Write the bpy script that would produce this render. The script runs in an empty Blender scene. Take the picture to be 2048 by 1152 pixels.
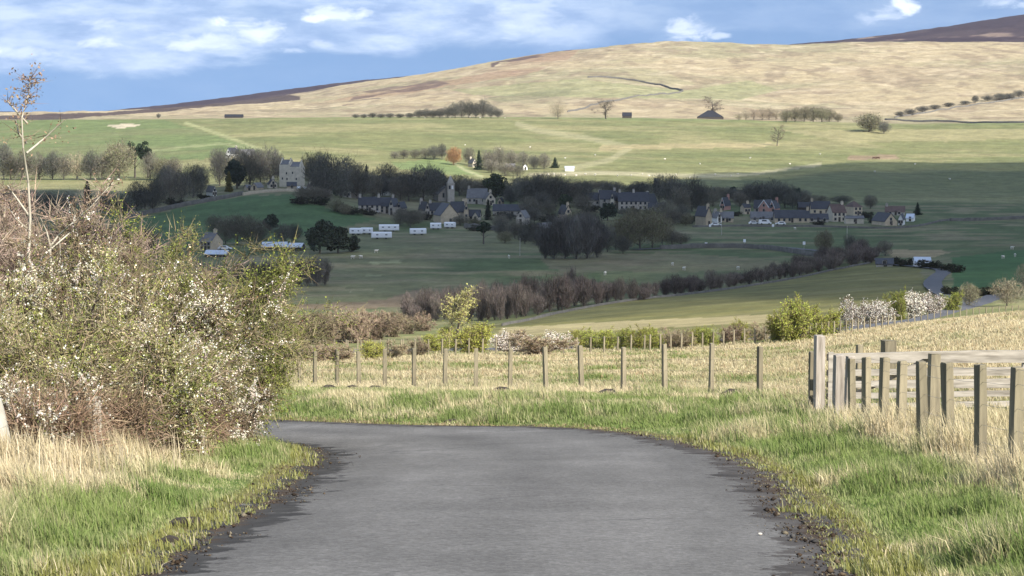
# A hill lane above a valley village, in spring light under broken cloud.
SKY_STRENGTH = 0.080
SUN_STRENGTH = 4.0
EXPOSURE = 1.28
HAZE = 2.4e-5
import bpy, math, random
import numpy as np
from mathutils import Vector, Matrix

random.seed(7)
RNG = np.random.default_rng(7)
SC = bpy.context.scene
COL = SC.collection

# ------------------------------------------------------------------ camera model
F = 4267.0                       # focal length in photo pixels (2048 wide)
TH = math.atan(346.0 / F)        # camera pitched down
CT, ST = math.cos(TH), math.sin(TH)
SUN_EL = math.radians(37)
SUN_AZ = math.radians(40)        # from behind the camera, towards the right
SUNV = np.array([math.sin(SUN_AZ) * math.cos(SUN_EL), -math.cos(SUN_AZ) * math.cos(SUN_EL), math.sin(SUN_EL)])


def S(py):                       # height/distance slope of a picture row
    return np.tan(np.arctan((576.0 - np.asarray(py, float)) / F) - TH)


def proj(X, Y, z):
    d = Y * CT - z * ST
    return 1024 + F * X / d, 576 - F * (Y * ST + z * CT) / d


# ------------------------------------------------------------------ noise
def _hash(ix, iy, seed):
    h = (ix * 374761393 + iy * 668265263 + seed * 974711) & 0xFFFFFFFF
    h = ((h ^ (h >> 13)) * 1274126177) & 0xFFFFFFFF
    h = h ^ (h >> 16)
    return (h & 0xFFFF) / 65535.0


def vnoise(x, y, seed=0):
    x = np.asarray(x, float); y = np.asarray(y, float)
    ix = np.floor(x).astype(np.int64); iy = np.floor(y).astype(np.int64)
    fx = x - ix; fy = y - iy
    fx = fx * fx * (3 - 2 * fx); fy = fy * fy * (3 - 2 * fy)
    a = _hash(ix, iy, seed); b = _hash(ix + 1, iy, seed)
    c = _hash(ix, iy + 1, seed); d = _hash(ix + 1, iy + 1, seed)
    return (a * (1 - fx) + b * fx) * (1 - fy) + (c * (1 - fx) + d * fx) * fy


def fbm(x, y, seed=0, o=4):
    s = 0; a = 0.5; t = 0
    x = np.asarray(x, float); y = np.asarray(y, float)
    for k in range(o):
        c_, s_ = math.cos(.6 + 1.1 * k), math.sin(.6 + 1.1 * k)
        s = s + a * vnoise((x * c_ - y * s_) * 2 ** k + 13.7 * k, (x * s_ + y * c_) * 2 ** k - 7.1 * k, seed + k); t += a; a *= 0.5
    return s / t


def sst(a, b, x):
    t = np.clip((np.asarray(x, float) - a) / (b - a), 0, 1)
    return t * t * (3 - 2 * t)


# ------------------------------------------------------------------ road outline (near lane)
def road_plane(Y):
    return -1.12 - 0.123 * Y


def supere(Y):
    return 0.20 * sst(14, 36, Y)


def rd(px, py, outer):
    s = S(py)
    Y = 30.0
    for _ in range(60):
        sup = float(supere(Y)) if outer else 0.0
        Y = 0.5 * Y + 0.5 * (-1.12 + sup) / (s + 0.123)
    z = s * Y
    return ((px - 1024) / F * (Y * CT - z * ST), Y)


OUT_PX = [(1690, 1152), (1650, 1085), (1590, 1020), (1545, 965), (1490, 925), (1400, 893), (1300, 873), (1190, 858), (1080, 852), (960, 851), (840, 850), (720, 846), (600, 841), (490, 836)]
INN_PX = [(285, 1152), (395, 1085), (490, 1035), (560, 990), (610, 945), (648, 912), (640, 902), (608, 893)]
OUTER = [(1.95, -40.0), (1.95, 6.0)] + [rd(x, y, True) for x, y in OUT_PX]
ox, oy = OUTER[-1]
OUTER += [(ox - 3.5, oy + 4.8), (ox - 9, oy + 11.5), (ox - 18, oy + 20)]
INNER = [(-2.1, -40.0), (-2.05, 6.0)] + [rd(x, y, False) for x, y in INN_PX]
INNER += [(-4.6, 37.2), (-6.6, 41.0), (-9.5, 45.6), (-15, 52.5), (-24, 63)]


def resample(pts, n):
    p = np.array(pts, float)
    for _ in range(2):           # chaikin smoothing
        q = [p[0]]
        for a, b in zip(p[:-1], p[1:]):
            q += [a * .75 + b * .25, a * .25 + b * .75]
        q.append(p[-1]); p = np.array(q)
    L = np.r_[0, np.cumsum(np.hypot(*np.diff(p, axis=0).T))]
    t = np.linspace(0, L[-1], n)
    return np.c_[np.interp(t, L, p[:, 0]), np.interp(t, L, p[:, 1])]


OUTR = resample(OUTER, 260); INNR = resample(INNER, 260)


def seg_dist(X, Y, P):
    best = np.full(np.shape(X), 1e9)
    for a, b in zip(P[:-1], P[1:]):
        d = b - a; l2 = max(d @ d, 1e-9)
        t = np.clip(((X - a[0]) * d[0] + (Y - a[1]) * d[1]) / l2, 0, 1)
        best = np.minimum(best, np.hypot(X - a[0] - t * d[0], Y - a[1] - t * d[1]))
    return best


def inside(X, Y, poly):
    r = np.zeros(np.shape(X), bool); n = len(poly); j = n - 1
    for i in range(n):
        xi, yi = poly[i]; xj, yj = poly[j]
        if yi != yj:
            c = ((yi > Y) != (yj > Y)) & (X < (xj - xi) * (Y - yi) / (yj - yi) + xi)
            r ^= c
        j = i
    return r


OUT_L = OUTR[::3]; INN_L = INNR[::3]
ROADPOLY = np.vstack([OUT_L, INN_L[::-1]])


def road_info(X, Y):
    """distance outside the lane (0 inside), and side: +1 outer, -1 inner; t across"""
    do = seg_dist(X, Y, OUT_L); di = seg_dist(X, Y, INN_L)
    ins = inside(X, Y, ROADPOLY)
    d = np.where(ins, 0, np.minimum(do, di))
    return d, np.where(do < di, 1, -1), di / np.maximum(do + di, 1e-6), ins, do, di


# ------------------------------------------------------------------ far terrain table: distance -> [(column, picture row)]
TAB = {
    55: [(0, 800), (600, 792), (1200, 790), (1500, 790), (1750, 782), (2048, 770)],
    75: [(0, 772), (600, 767), (1200, 766), (1500, 764), (1800, 745), (2048, 735)],
    100: [(0, 748), (600, 746), (1200, 744), (1500, 738), (1800, 712), (2048, 700)],
    140: [(0, 726), (600, 723), (1200, 720), (1500, 712), (1650, 695), (1800, 678), (2048, 655)],
    190: [(0, 708), (600, 706), (1200, 702), (1400, 694), (1600, 680), (1700, 668), (1800, 655), (1900, 640), (2048, 622), (2600, 600)],
    235: [(0, 702), (600, 700), (1200, 694), (1400, 686), (1600, 674), (1700, 664), (1800, 653), (1900, 641), (2048, 626)],
    280: [(0, 692), (600, 692), (900, 690), (1200, 682), (1500, 664), (1650, 656), (1800, 645), (1900, 636), (2048, 626)],
    350: [(0, 665), (600, 668), (900, 665), (1200, 648), (1500, 630), (1800, 606), (2048, 596)],
    430: [(0, 642), (600, 650), (900, 652), (1200, 622), (1500, 603), (1800, 582), (2048, 570)],
    500: [(0, 630), (600, 632), (1000, 632), (1200, 600), (1500, 582), (1800, 562), (2048, 555)],
    545: [(0, 602), (1200, 602), (1500, 577), (1800, 552), (2048, 545)],
    600: [(0, 568), (1500, 566), (1800, 540), (2048, 528)],
    700: [(0, 519), (1800, 516), (2048, 505)],
    800: [(0, 478), (300, 478), (1800, 482), (2048, 480)],
    860: [(0, 455), (300, 458), (550, 455), (760, 463), (900, 466), (2048, 464)],
    950: [(0, 420), (300, 428), (430, 405), (550, 393), (650, 398), (740, 422), (900, 438), (1200, 443), (2048, 443)],
    1050: [(0, 395), (300, 399), (430, 388), (550, 374), (740, 394), (900, 404), (1200, 412), (1500, 419), (2048, 421)],
    1150: [(0, 372), (300, 374), (550, 352), (740, 368), (900, 376), (1200, 382), (1500, 396), (2048, 403)],
    1300: [(0, 350), (300, 348), (550, 325), (740, 336), (880, 340), (950, 352), (1200, 355), (1500, 367), (2048, 376)],
    1420: [(0, 335), (300, 332), (550, 312), (740, 324), (880, 328), (960, 338), (1200, 338), (1500, 348), (2048, 354)],
    1500: [(0, 322), (300, 316), (550, 300), (900, 313), (1200, 321), (1500, 330), (2048, 336)],
    1750: [(0, 276), (300, 268), (600, 262), (900, 268), (1200, 275), (1500, 281), (1800, 290), (2048, 290)],
    2000: [(0, 240), (300, 238), (600, 235), (900, 233.5), (1200, 235), (1500, 240), (1800, 248), (2048, 245)],
    2080: [(0, 241), (300, 239), (600, 236), (900, 234.5), (1200, 236), (1500, 241), (1800, 249), (2048, 246)],
    2200: [(0, 236), (300, 235), (600, 234), (900, 232), (1200, 233), (1500, 237), (1800, 241), (2048, 236)],
    2500: [(0, 232), (300, 228), (600, 222), (900, 208), (1200, 196), (1500, 205), (1800, 212), (2048, 203)],
    2750: [(0, 229), (300, 224), (600, 208), (900, 182), (1050, 170), (1200, 162), (1350, 172), (1500, 182), (1800, 172), (2048, 165)],
    3000: [(0, 228), (300, 222), (600, 197), (740, 178), (900, 157), (1050, 138), (1200, 128), (1500, 132), (1800, 132), (2048, 128)],
    3400: [(-600, 236), (0, 227), (150, 230), (300, 219), (450, 206), (600, 187), (700, 166), (740, 160), (860, 147), (950, 131), (1000, 120), (1050, 108), (1180, 95), (1320, 80), (1400, 80), (1500, 86), (1570, 90), (1660, 84), (1750, 82), (1900, 83), (2048, 83), (2600, 90)],
    3650: [(-600, 240), (0, 230), (150, 233), (300, 224), (600, 193), (740, 172), (1050, 122), (1320, 97), (1570, 99), (2048, 96)],
    4300: [(-600, 238), (0, 228), (150, 231), (300, 222), (600, 190), (740, 170), (1050, 122), (1320, 102), (1570, 99), (1800, 82), (2048, 60)],
    5200: [(-600, 214), (0, 222), (150, 228), (240, 219), (300, 213), (400, 201), (500, 188), (600, 174), (740, 157), (800, 155), (1050, 118), (1320, 102), (1500, 96), (1570, 88), (1640, 83), (1700, 77), (1850, 57), (1950, 41), (2048, 24), (2600, -60)],
    6000: [(-600, 250), (0, 250), (600, 220), (1050, 160), (1570, 120), (2048, 80), (2600, 0)],
    9500: [(-600, 260), (2048, 240)],
}
ZS = np.array(sorted(TAB), float)
GC = np.arange(-2500, 4501, 20.0)
GL = np.linspace(math.log(55), math.log(9500), 1100)
_rows = np.array([np.interp(GC, *np.array(TAB[int(z)], float).T) for z in ZS])
for r in _rows:                   # soften column corners
    k = np.ones(7) / 7
    r[3:-3] = np.convolve(r, k, 'valid')
_g = np.empty((len(GL), len(GC)))
for j in range(len(GC)):
    _g[:, j] = np.interp(GL, np.log(ZS), _rows[:, j])
_sm = _g.copy()
for w in (3, 3):
    acc = np.zeros_like(_sm)
    for k in range(-w, w + 1):
        acc += _sm[np.clip(np.arange(len(GL)) + k, 0, len(GL) - 1)]
    _sm = acc / (2 * w + 1)
_keep = ((np.exp(GL) > 3250) & (np.exp(GL) < 3550))[:, None]
GRID = np.where(_keep, 0.6 * _g + 0.4 * _sm, _sm)


def bil(c, L):
    ci = np.clip((c - GC[0]) / 20.0, 0, len(GC) - 1.001)
    li = np.clip((L - GL[0]) / (GL[1] - GL[0]), 0, len(GL) - 1.001)
    i = li.astype(int); j = ci.astype(int); a = li - i; b = ci - j
    return (GRID[i, j] * (1 - a) * (1 - b) + GRID[i + 1, j] * a * (1 - b) + GRID[i, j + 1] * (1 - a) * b + GRID[i + 1, j + 1] * a * b)


def height(X, Y, carve=False):
    X = np.atleast_1d(np.asarray(X, float)); Y = np.atleast_1d(np.asarray(Y, float))
    Yc = np.maximum(Y, 1.0)
    c = 1024 + F * X / Yc
    y = bil(c, np.log(np.maximum(Y, 55.0)))
    zt = S(y) * np.maximum(Y, 1.0)
    amp = np.interp(Y, [60, 120, 250, 400, 900, 2000, 2600, 3400, 4000], [0.1, 0.14, 0.14, 0.35, 0.7, 1.0, 4.0, 3.0, 3.0])
    zt = zt + amp * (fbm(X / 26.0, Y / 26.0, 3, 3) - 0.5) * 1.3
    farhill = np.interp(Y, [2100, 2600, 3300, 3500], [0, 1, 0.6, 0])
    zt = zt + farhill * 9 * (fbm(X / 210.0, Y / 260.0, 9, 4) - 0.5)
    out = zt
    near = Y < 82
    if near.any():
        Xn, Yn = X[near], Y[near]
        d, side, t, ins, do, di = road_info(Xn, Yn)
        B = np.interp(Yn, [10, 20, 30, 40, 48, 66], [0.10, 0.12, 0.15, 0.20, 0.46, 0.54])
        bank = np.where(side > 0, supere(Yn) + B * sst(0.0, 3.2, d), 0.22 * sst(0, 2.5, d))
        bump = 0.10 * (fbm(Xn / 1.3, Yn / 1.3, 5, 3) - 0.5) * sst(0, 0.7, d)
        zn = road_plane(Yn) + bank + bump
        inz = road_plane(Yn) + supere(Yn) * t - (0.06 if carve else 0.0)
        zn = np.where(ins, inz, zn - (0.055 if carve else 0) * (1 - sst(0.0, .22, d + .34 * (fbm(Xn / .5, Yn / .5, 6, 3) - .5))))
        w = sst(56, 78, Yn)
        w = w * np.where(side > 0, 1, sst(2, 14, d))
        out = out.copy()
        out[near] = zn * (1 - w) + zt[near] * w
    return out


def gz(X, Y):
    return float(height(X, Y)[0])


_YS = np.exp(np.linspace(math.log(9), math.log(5400), 2600))


def at(px, py, ymin=0):
    """world point where the picture ray (px,py) first meets the ground"""
    s = float(S(py))
    z = s * _YS
    X = (px - 1024) / F * (_YS * CT - z * ST)
    hit = np.where((height(X, _YS) >= z) & (_YS > ymin))[0]
    i = hit[0] if len(hit) else len(_YS) - 1
    Y = _YS[i]; Xp = X[i]
    return Vector((Xp, Y, gz(Xp, Y)))


def atY(px, Y):
    X = (px - 1024) / F * Y
    z = gz(X, Y)
    X = (px - 1024) / F * (Y * CT - z * ST)
    return Vector((X, Y, gz(X, Y)))


# ------------------------------------------------------------------ object helpers
def mesh(name, V, faces, mat=None, col=None, smooth=False):
    """faces: list of int arrays (n,k)"""
    me = bpy.data.meshes.new(name)
    V = np.asarray(V, np.float32)
    faces = [np.asarray(f, np.int32) for f in faces if len(f)]
    me.vertices.add(len(V)); me.vertices.foreach_set('co', V.ravel())
    nl = sum(f.size for f in faces); npoly = sum(len(f) for f in faces)
    me.loops.add(nl); me.polygons.add(npoly)
    me.loops.foreach_set('vertex_index', np.concatenate([f.ravel() for f in faces]))
    st = []; o = 0
    for f in faces:
        st.append(np.arange(len(f)) * f.shape[1] + o); o += f.size
    me.polygons.foreach_set('loop_start', np.concatenate(st).astype(np.int32))
    if col is not None:
        at_ = me.color_attributes.new('col', 'FLOAT_COLOR', 'POINT')
        at_.data.foreach_set('color', np.c_[np.asarray(col, np.float32), np.ones(len(V), np.float32)].ravel())
    if smooth:
        me.polygons.foreach_set('use_smooth', np.ones(npoly, bool))
    me.update(calc_edges=True)
    if mat: me.materials.append(mat)
    return me


def link(name, me, parent=None, loc=None):
    o = bpy.data.objects.new(name, me); COL.objects.link(o)
    if parent is not None: o.parent = parent
    if loc is not None: o.location = loc
    return o


def tag(o, label=None, cat=None, group=None, kind=None):
    if label: o['label'] = label
    if cat: o['category'] = cat
    if group: o['group'] = group
    if kind: o['kind'] = kind
    return o


def thing(name, label, cat, loc=(0, 0, 0), rz=0.0, group=None):
    o = bpy.data.objects.new(name, None); COL.objects.link(o)
    o.empty_display_size = 0.3
    o.location = loc; o.rotation_euler = (0, 0, rz)
    return tag(o, label, cat, group)


class MB:
    """collects boxes, prisms and tubes into one mesh"""
    def __init__(s): s.v = []; s.f = []
    def add(s, V, Fs):
        o = len(s.v); s.v += [tuple(map(float, p)) for p in V]; s.f += [tuple(i + o for i in f) for f in Fs]
        return s
    def box(s, x0, x1, y0, y1, z0, z1, M=None):
        V = [(x0, y0, z0), (x1, y0, z0), (x1, y1, z0), (x0, y1, z0), (x0, y0, z1), (x1, y0, z1), (x1, y1, z1), (x0, y1, z1)]
        if M is not None: V = [M @ Vector(p) for p in V]
        return s.add(V, [(3, 2, 1, 0), (4, 5, 6, 7), (0, 1, 5, 4), (1, 2, 6, 5), (2, 3, 7, 6), (3, 0, 4, 7)])
    def prism(s, poly, y0, y1):      # polygon in xz extruded along y
        n = len(poly)
        V = [(x, y0, z) for x, z in poly] + [(x, y1, z) for x, z in poly]
        return s.add(V, [tuple(range(n)), tuple(range(2 * n - 1, n - 1, -1))] + [(j, i, i + n, j + n) for i, j in ((k, (k + 1) % n) for k in range(n))])
    def tube(s, pts, rads, n=6, cap=True):
        pts = [Vector(p) for p in pts]; V = []; Fs = []
        for i, p in enumerate(pts):
            d = (pts[min(i + 1, len(pts) - 1)] - pts[max(i - 1, 0)]).normalized()
            a = d.orthogonal().normalized(); b = d.cross(a)
            for k in range(n):
                t = 2 * math.pi * k / n
                V.append(p + (a * math.cos(t) + b * math.sin(t)) * rads[i])
        for i in range(len(pts) - 1):
            for k in range(n):
                Fs.append((i * n + k, i * n + (k + 1) % n, (i + 1) * n + (k + 1) % n, (i + 1) * n + k))
        if cap:
            Fs.append(tuple(range(n))[::-1]); Fs.append(tuple((len(pts) - 1) * n + k for k in range(n)))
        return s.add(V, Fs)
    def build(s, name, mat, bevel=0):
        me = bpy.data.meshes.new(name)
        me.from_pydata(s.v, [], s.f); me.update()
        if mat: me.materials.append(mat)
        return me


# ------------------------------------------------------------------ materials
def newmat(name):
    m = bpy.data.materials.new(name); m.use_nodes = True
    nt = m.node_tree; nt.nodes.clear()
    out = nt.nodes.new('ShaderNodeOutputMaterial')
    return m, nt, out


def N(nt, t, **kw):
    n = nt.nodes.new(t)
    for k, v in kw.items(): setattr(n, k, v)
    return n


def noise_node(nt, scale, detail=4, vec=None, rough=0.55):
    n = N(nt, 'ShaderNodeTexNoise'); n.inputs['Scale'].default_value = scale
    n.inputs['Detail'].default_value = detail; n.inputs['Roughness'].default_value = rough
    if vec is not None: nt.links.new(vec, n.inputs['Vector'])
    return n


def ramp(nt, src, stops):
    r = N(nt, 'ShaderNodeValToRGB'); e = r.color_ramp.elements
    while len(e) < len(stops): e.new(0.5)
    for k, (p, c) in enumerate(stops):
        e[k].position = p; e[k].color = (c, c, c, 1) if not hasattr(c, '__len__') else tuple(c) + (1,)
    nt.links.new(src, r.inputs['Fac'])
    return r.outputs['Color']


def mix(nt, fac, a, b, mode='MIX'):
    m = N(nt, 'ShaderNodeMix', data_type='RGBA', blend_type=mode)
    for sock, v in ((m.inputs[0], fac), (m.inputs[6], a), (m.inputs[7], b)):
        if hasattr(v, 'is_linked'): nt.links.new(v, sock)
        elif hasattr(v, '__len__'): sock.default_value = tuple(v) + (1,) if len(v) == 3 else v
        else: sock.default_value = v
    return m.outputs[2]


def simple(name, c1, c2=None, scale=2.0, rough=0.85, coord='Object', bump=0.0, rnd=0.0, spec=0.3, streak=None):
    m, nt, out = newmat(name)
    p = N(nt, 'ShaderNodeBsdfPrincipled'); p.inputs['Roughness'].default_value = rough
    p.inputs['Specular IOR Level'].default_value = spec
    tc = N(nt, 'ShaderNodeTexCoord'); vec = tc.outputs[coord]
    if streak:
        mp = N(nt, 'ShaderNodeMapping'); mp.inputs['Scale'].default_value = streak
        nt.links.new(vec, mp.inputs['Vector']); vec = mp.outputs[0]
    nz = noise_node(nt, scale, 5, vec)
    c2 = c2 or tuple(x * 0.7 for x in c1)
    f = ramp(nt, nz.outputs['Fac'], [(0.3, 0.0), (0.7, 1.0)])
    c = mix(nt, f, c1, c2)
    if rnd:
        oi = N(nt, 'ShaderNodeObjectInfo')
        hv = N(nt, 'ShaderNodeHueSaturation')
        mr = N(nt, 'ShaderNodeMapRange'); mr.inputs['To Min'].default_value = 1 - rnd; mr.inputs['To Max'].default_value = 1 + rnd
        nt.links.new(oi.outputs['Random'], mr.inputs['Value']); nt.links.new(mr.outputs[0], hv.inputs['Value'])
        nt.links.new(c, hv.inputs['Color']); c = hv.outputs[0]
    nt.links.new(c, p.inputs['Base Color'])
    if bump:
        b = N(nt, 'ShaderNodeBump'); b.inputs['Strength'].default_value = bump; b.inputs['Distance'].default_value = 0.02
        nt.links.new(nz.outputs['Fac'], b.inputs['Height']); nt.links.new(b.outputs[0], p.inputs['Normal'])
    nt.links.new(p.outputs[0], out.inputs['Surface'])
    return m


def leafmat(name, transl=0.3, rnd=0.12, hue=0.0):
    """foliage: per-vertex albedo 'col', a little light through the leaf"""
    m, nt, out = newmat(name)
    a = N(nt, 'ShaderNodeAttribute', attribute_name='col')
    oi = N(nt, 'ShaderNodeObjectInfo'); hv = N(nt, 'ShaderNodeHueSaturation')
    mr = N(nt, 'ShaderNodeMapRange'); mr.inputs['To Min'].default_value = 1 - rnd; mr.inputs['To Max'].default_value = 1 + rnd
    nt.links.new(oi.outputs['Random'], mr.inputs['Value']); nt.links.new(mr.outputs[0], hv.inputs['Value'])
    if hue:
        m2 = N(nt, 'ShaderNodeMapRange'); m2.inputs['To Min'].default_value = .5 - hue; m2.inputs['To Max'].default_value = .5 + hue
        mm = N(nt, 'ShaderNodeMath', operation='FRACT'); m3 = N(nt, 'ShaderNodeMath', operation='MULTIPLY'); m3.inputs[1].default_value = 17.3
        nt.links.new(oi.outputs['Random'], m3.inputs[0]); nt.links.new(m3.outputs[0], mm.inputs[0]); nt.links.new(mm.outputs[0], m2.inputs['Value'])
        nt.links.new(m2.outputs[0], hv.inputs['Hue'])
    nt.links.new(a.outputs['Color'], hv.inputs['Color'])
    d = N(nt, 'ShaderNodeBsdfDiffuse'); t = N(nt, 'ShaderNodeBsdfTranslucent'); mx = N(nt, 'ShaderNodeMixShader')
    mx.inputs[0].default_value = transl
    nt.links.new(hv.outputs[0], d.inputs['Color']); nt.links.new(hv.outputs[0], t.inputs['Color'])
    nt.links.new(d.outputs[0], mx.inputs[1]); nt.links.new(t.outputs[0], mx.inputs[2])
    nt.links.new(mx.outputs[0], out.inputs['Surface'])
    return m


M = {}
M['leaf'] = leafmat('leaf', 0.3)
M['twig'] = leafmat('twig', 0.0, 0.28, 0.014)
M['grass'] = leafmat('grass_blade', 0.35, 0.0)
M['bark'] = simple('bark', (.10, .085, .07), (.05, .042, .035), 3, rnd=.2)
M['bark_pale'] = simple('bark_pale', (.46, .42, .33), (.26, .23, .17), 6, .9, streak=(1, 1, .25))
M['bark_twig'] = simple('bark_twig', (.16, .12, .09), (.08, .06, .045), 8)
M['post'] = simple('weathered_post', (.25, .215, .14), (.13, .112, .075), 5, .9, bump=.5, rnd=.2, streak=(3, 3, .35))
M['post_pale'] = simple('silvered_post', (.40, .355, .30), (.17, .145, .115), 5, .9, bump=.5, rnd=.12, streak=(3, 3, .3))
M['rail'] = simple('silvered_rail', (.41, .37, .31), (.17, .15, .12), 4, .9, bump=.5, rnd=.1, streak=(.4, 3, 3))
M['concrete'] = simple('pale_post', (.48, .45, .38), (.27, .25, .20), 7, .9, bump=.4, streak=(1, 1, .4))
M['wire'] = simple('wire', (.22, .22, .21), (.15, .14, .13), 10, .5)
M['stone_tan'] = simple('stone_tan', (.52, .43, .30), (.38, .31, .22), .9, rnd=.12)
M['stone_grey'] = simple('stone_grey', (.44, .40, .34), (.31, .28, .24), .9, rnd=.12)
M['stone_lit'] = simple('stone_pale_lit', (.60, .53, .41), (.44, .39, .30), .6, rnd=.05)  # pale stone, with sunlight on bright gable ends put into the colour
M['white_wall'] = simple('white_render', (.80, .79, .75), (.68, .67, .63), .5)
M['brick_pink'] = simple('pink_brick', (.44, .24, .19), (.34, .19, .16), 1.2)
M['black_roof'] = simple('black_roof', (.018, .020, .028), (.012, .013, .018), .8, .8)
M['frame'] = simple('stone_surround', (.34, .31, .26), (.26, .24, .20), 1)
M['slate'] = simple('slate_roof', (.042, .043, .050), (.027, .028, .034), .8, .6, rnd=.25)
M['slate_grey'] = simple('grey_roof', (.15, .145, .145), (.10, .10, .10), .8, .7, rnd=.15)
M['tile_brown'] = simple('brown_tile_roof', (.13, .085, .07), (.09, .06, .05), .8, .8)
M['metal_roof'] = simple('pale_metal_roof', (.50, .55, .62), (.42, .46, .52), .3, .45)
M['white_trim'] = simple('white_trim', (.8, .8, .8), (.7, .7, .7), 1)
M['glass'] = simple('dark_pane', (.03, .035, .045), (.02, .022, .03), 1, .15, spec=.5)
M['dark_wood'] = simple('dark_boards', (.06, .05, .04), (.035, .03, .025), 1.2)
M['car_white'] = simple('white_paint', (.78, .78, .78), (.72, .72, .72), 1, .35, spec=.5)
M['tyre'] = simple('rubber', (.02, .02, .02), (.015, .015, .015), 5)
M['wool'] = simple('wool', (.66, .62, .53), (.5, .46, .38), 4, .95)
M['drystone'] = simple('dry_stone', (.15, .14, .12), (.08, .075, .065), .5, .95)
M['soil'] = simple('dark_soil', (.045, .034, .026), (.02, .016, .012), 9, .98, bump=.6)
M['hide'] = simple('brown_hide', (.09, .045, .03), (.06, .03, .02), 2)
M['pebble'] = simple('pale_stone', (.52, .48, .4), (.4, .36, .3), 30)

# ------------------------------------------------------------------ terrain mesh
py_near = np.arange(1520, 856, -2.4)
rowsY = np.r_[-40, -28, -18, -10, -4, 1, 4, 4779 / (py_near - 755)]
rowsY = np.r_[rowsY, np.exp(np.arange(math.log(rowsY[-1]) + .012, math.log(2030), .0105)), np.linspace(2042, 3560, 170), np.linspace(3600, 6200, 70), [7000, 8000, 9400]]
cin = np.arange(-160, 2212, 4.0)
gl = []; cc = -164.0; st = 6.0
while cc > -14000: gl.append(cc); st *= 1.075; cc -= st
gr = []; cc = 2216.0; st = 6.0
while cc < 15000: gr.append(cc); st *= 1.075; cc += st
cols = np.r_[gl[::-1], cin, gr]
CC, RY = np.meshgrid(cols, rowsY)
TX = (CC - 1024) / F * np.maximum(RY, 9.0)
TY = RY
tx, ty = TX.ravel(), TY.ravel()
tz = height(tx, ty, carve=True)
nr, nc = TX.shape
ppx, ppy = proj(tx, np.maximum(ty, 2), tz)


def lc(h):  # sRGB hex-ish triple 0..255 -> linear
    a = np.array(h, float) / 255
    return np.where(a <= .04045, a / 12.92, ((a + .055) / 1.055) ** 2.4)


def blend(C, m, c):
    m = np.clip(m, 0, 1)[:, None]
    return C * (1 - m) + np.asarray(c, float) * m


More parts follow.
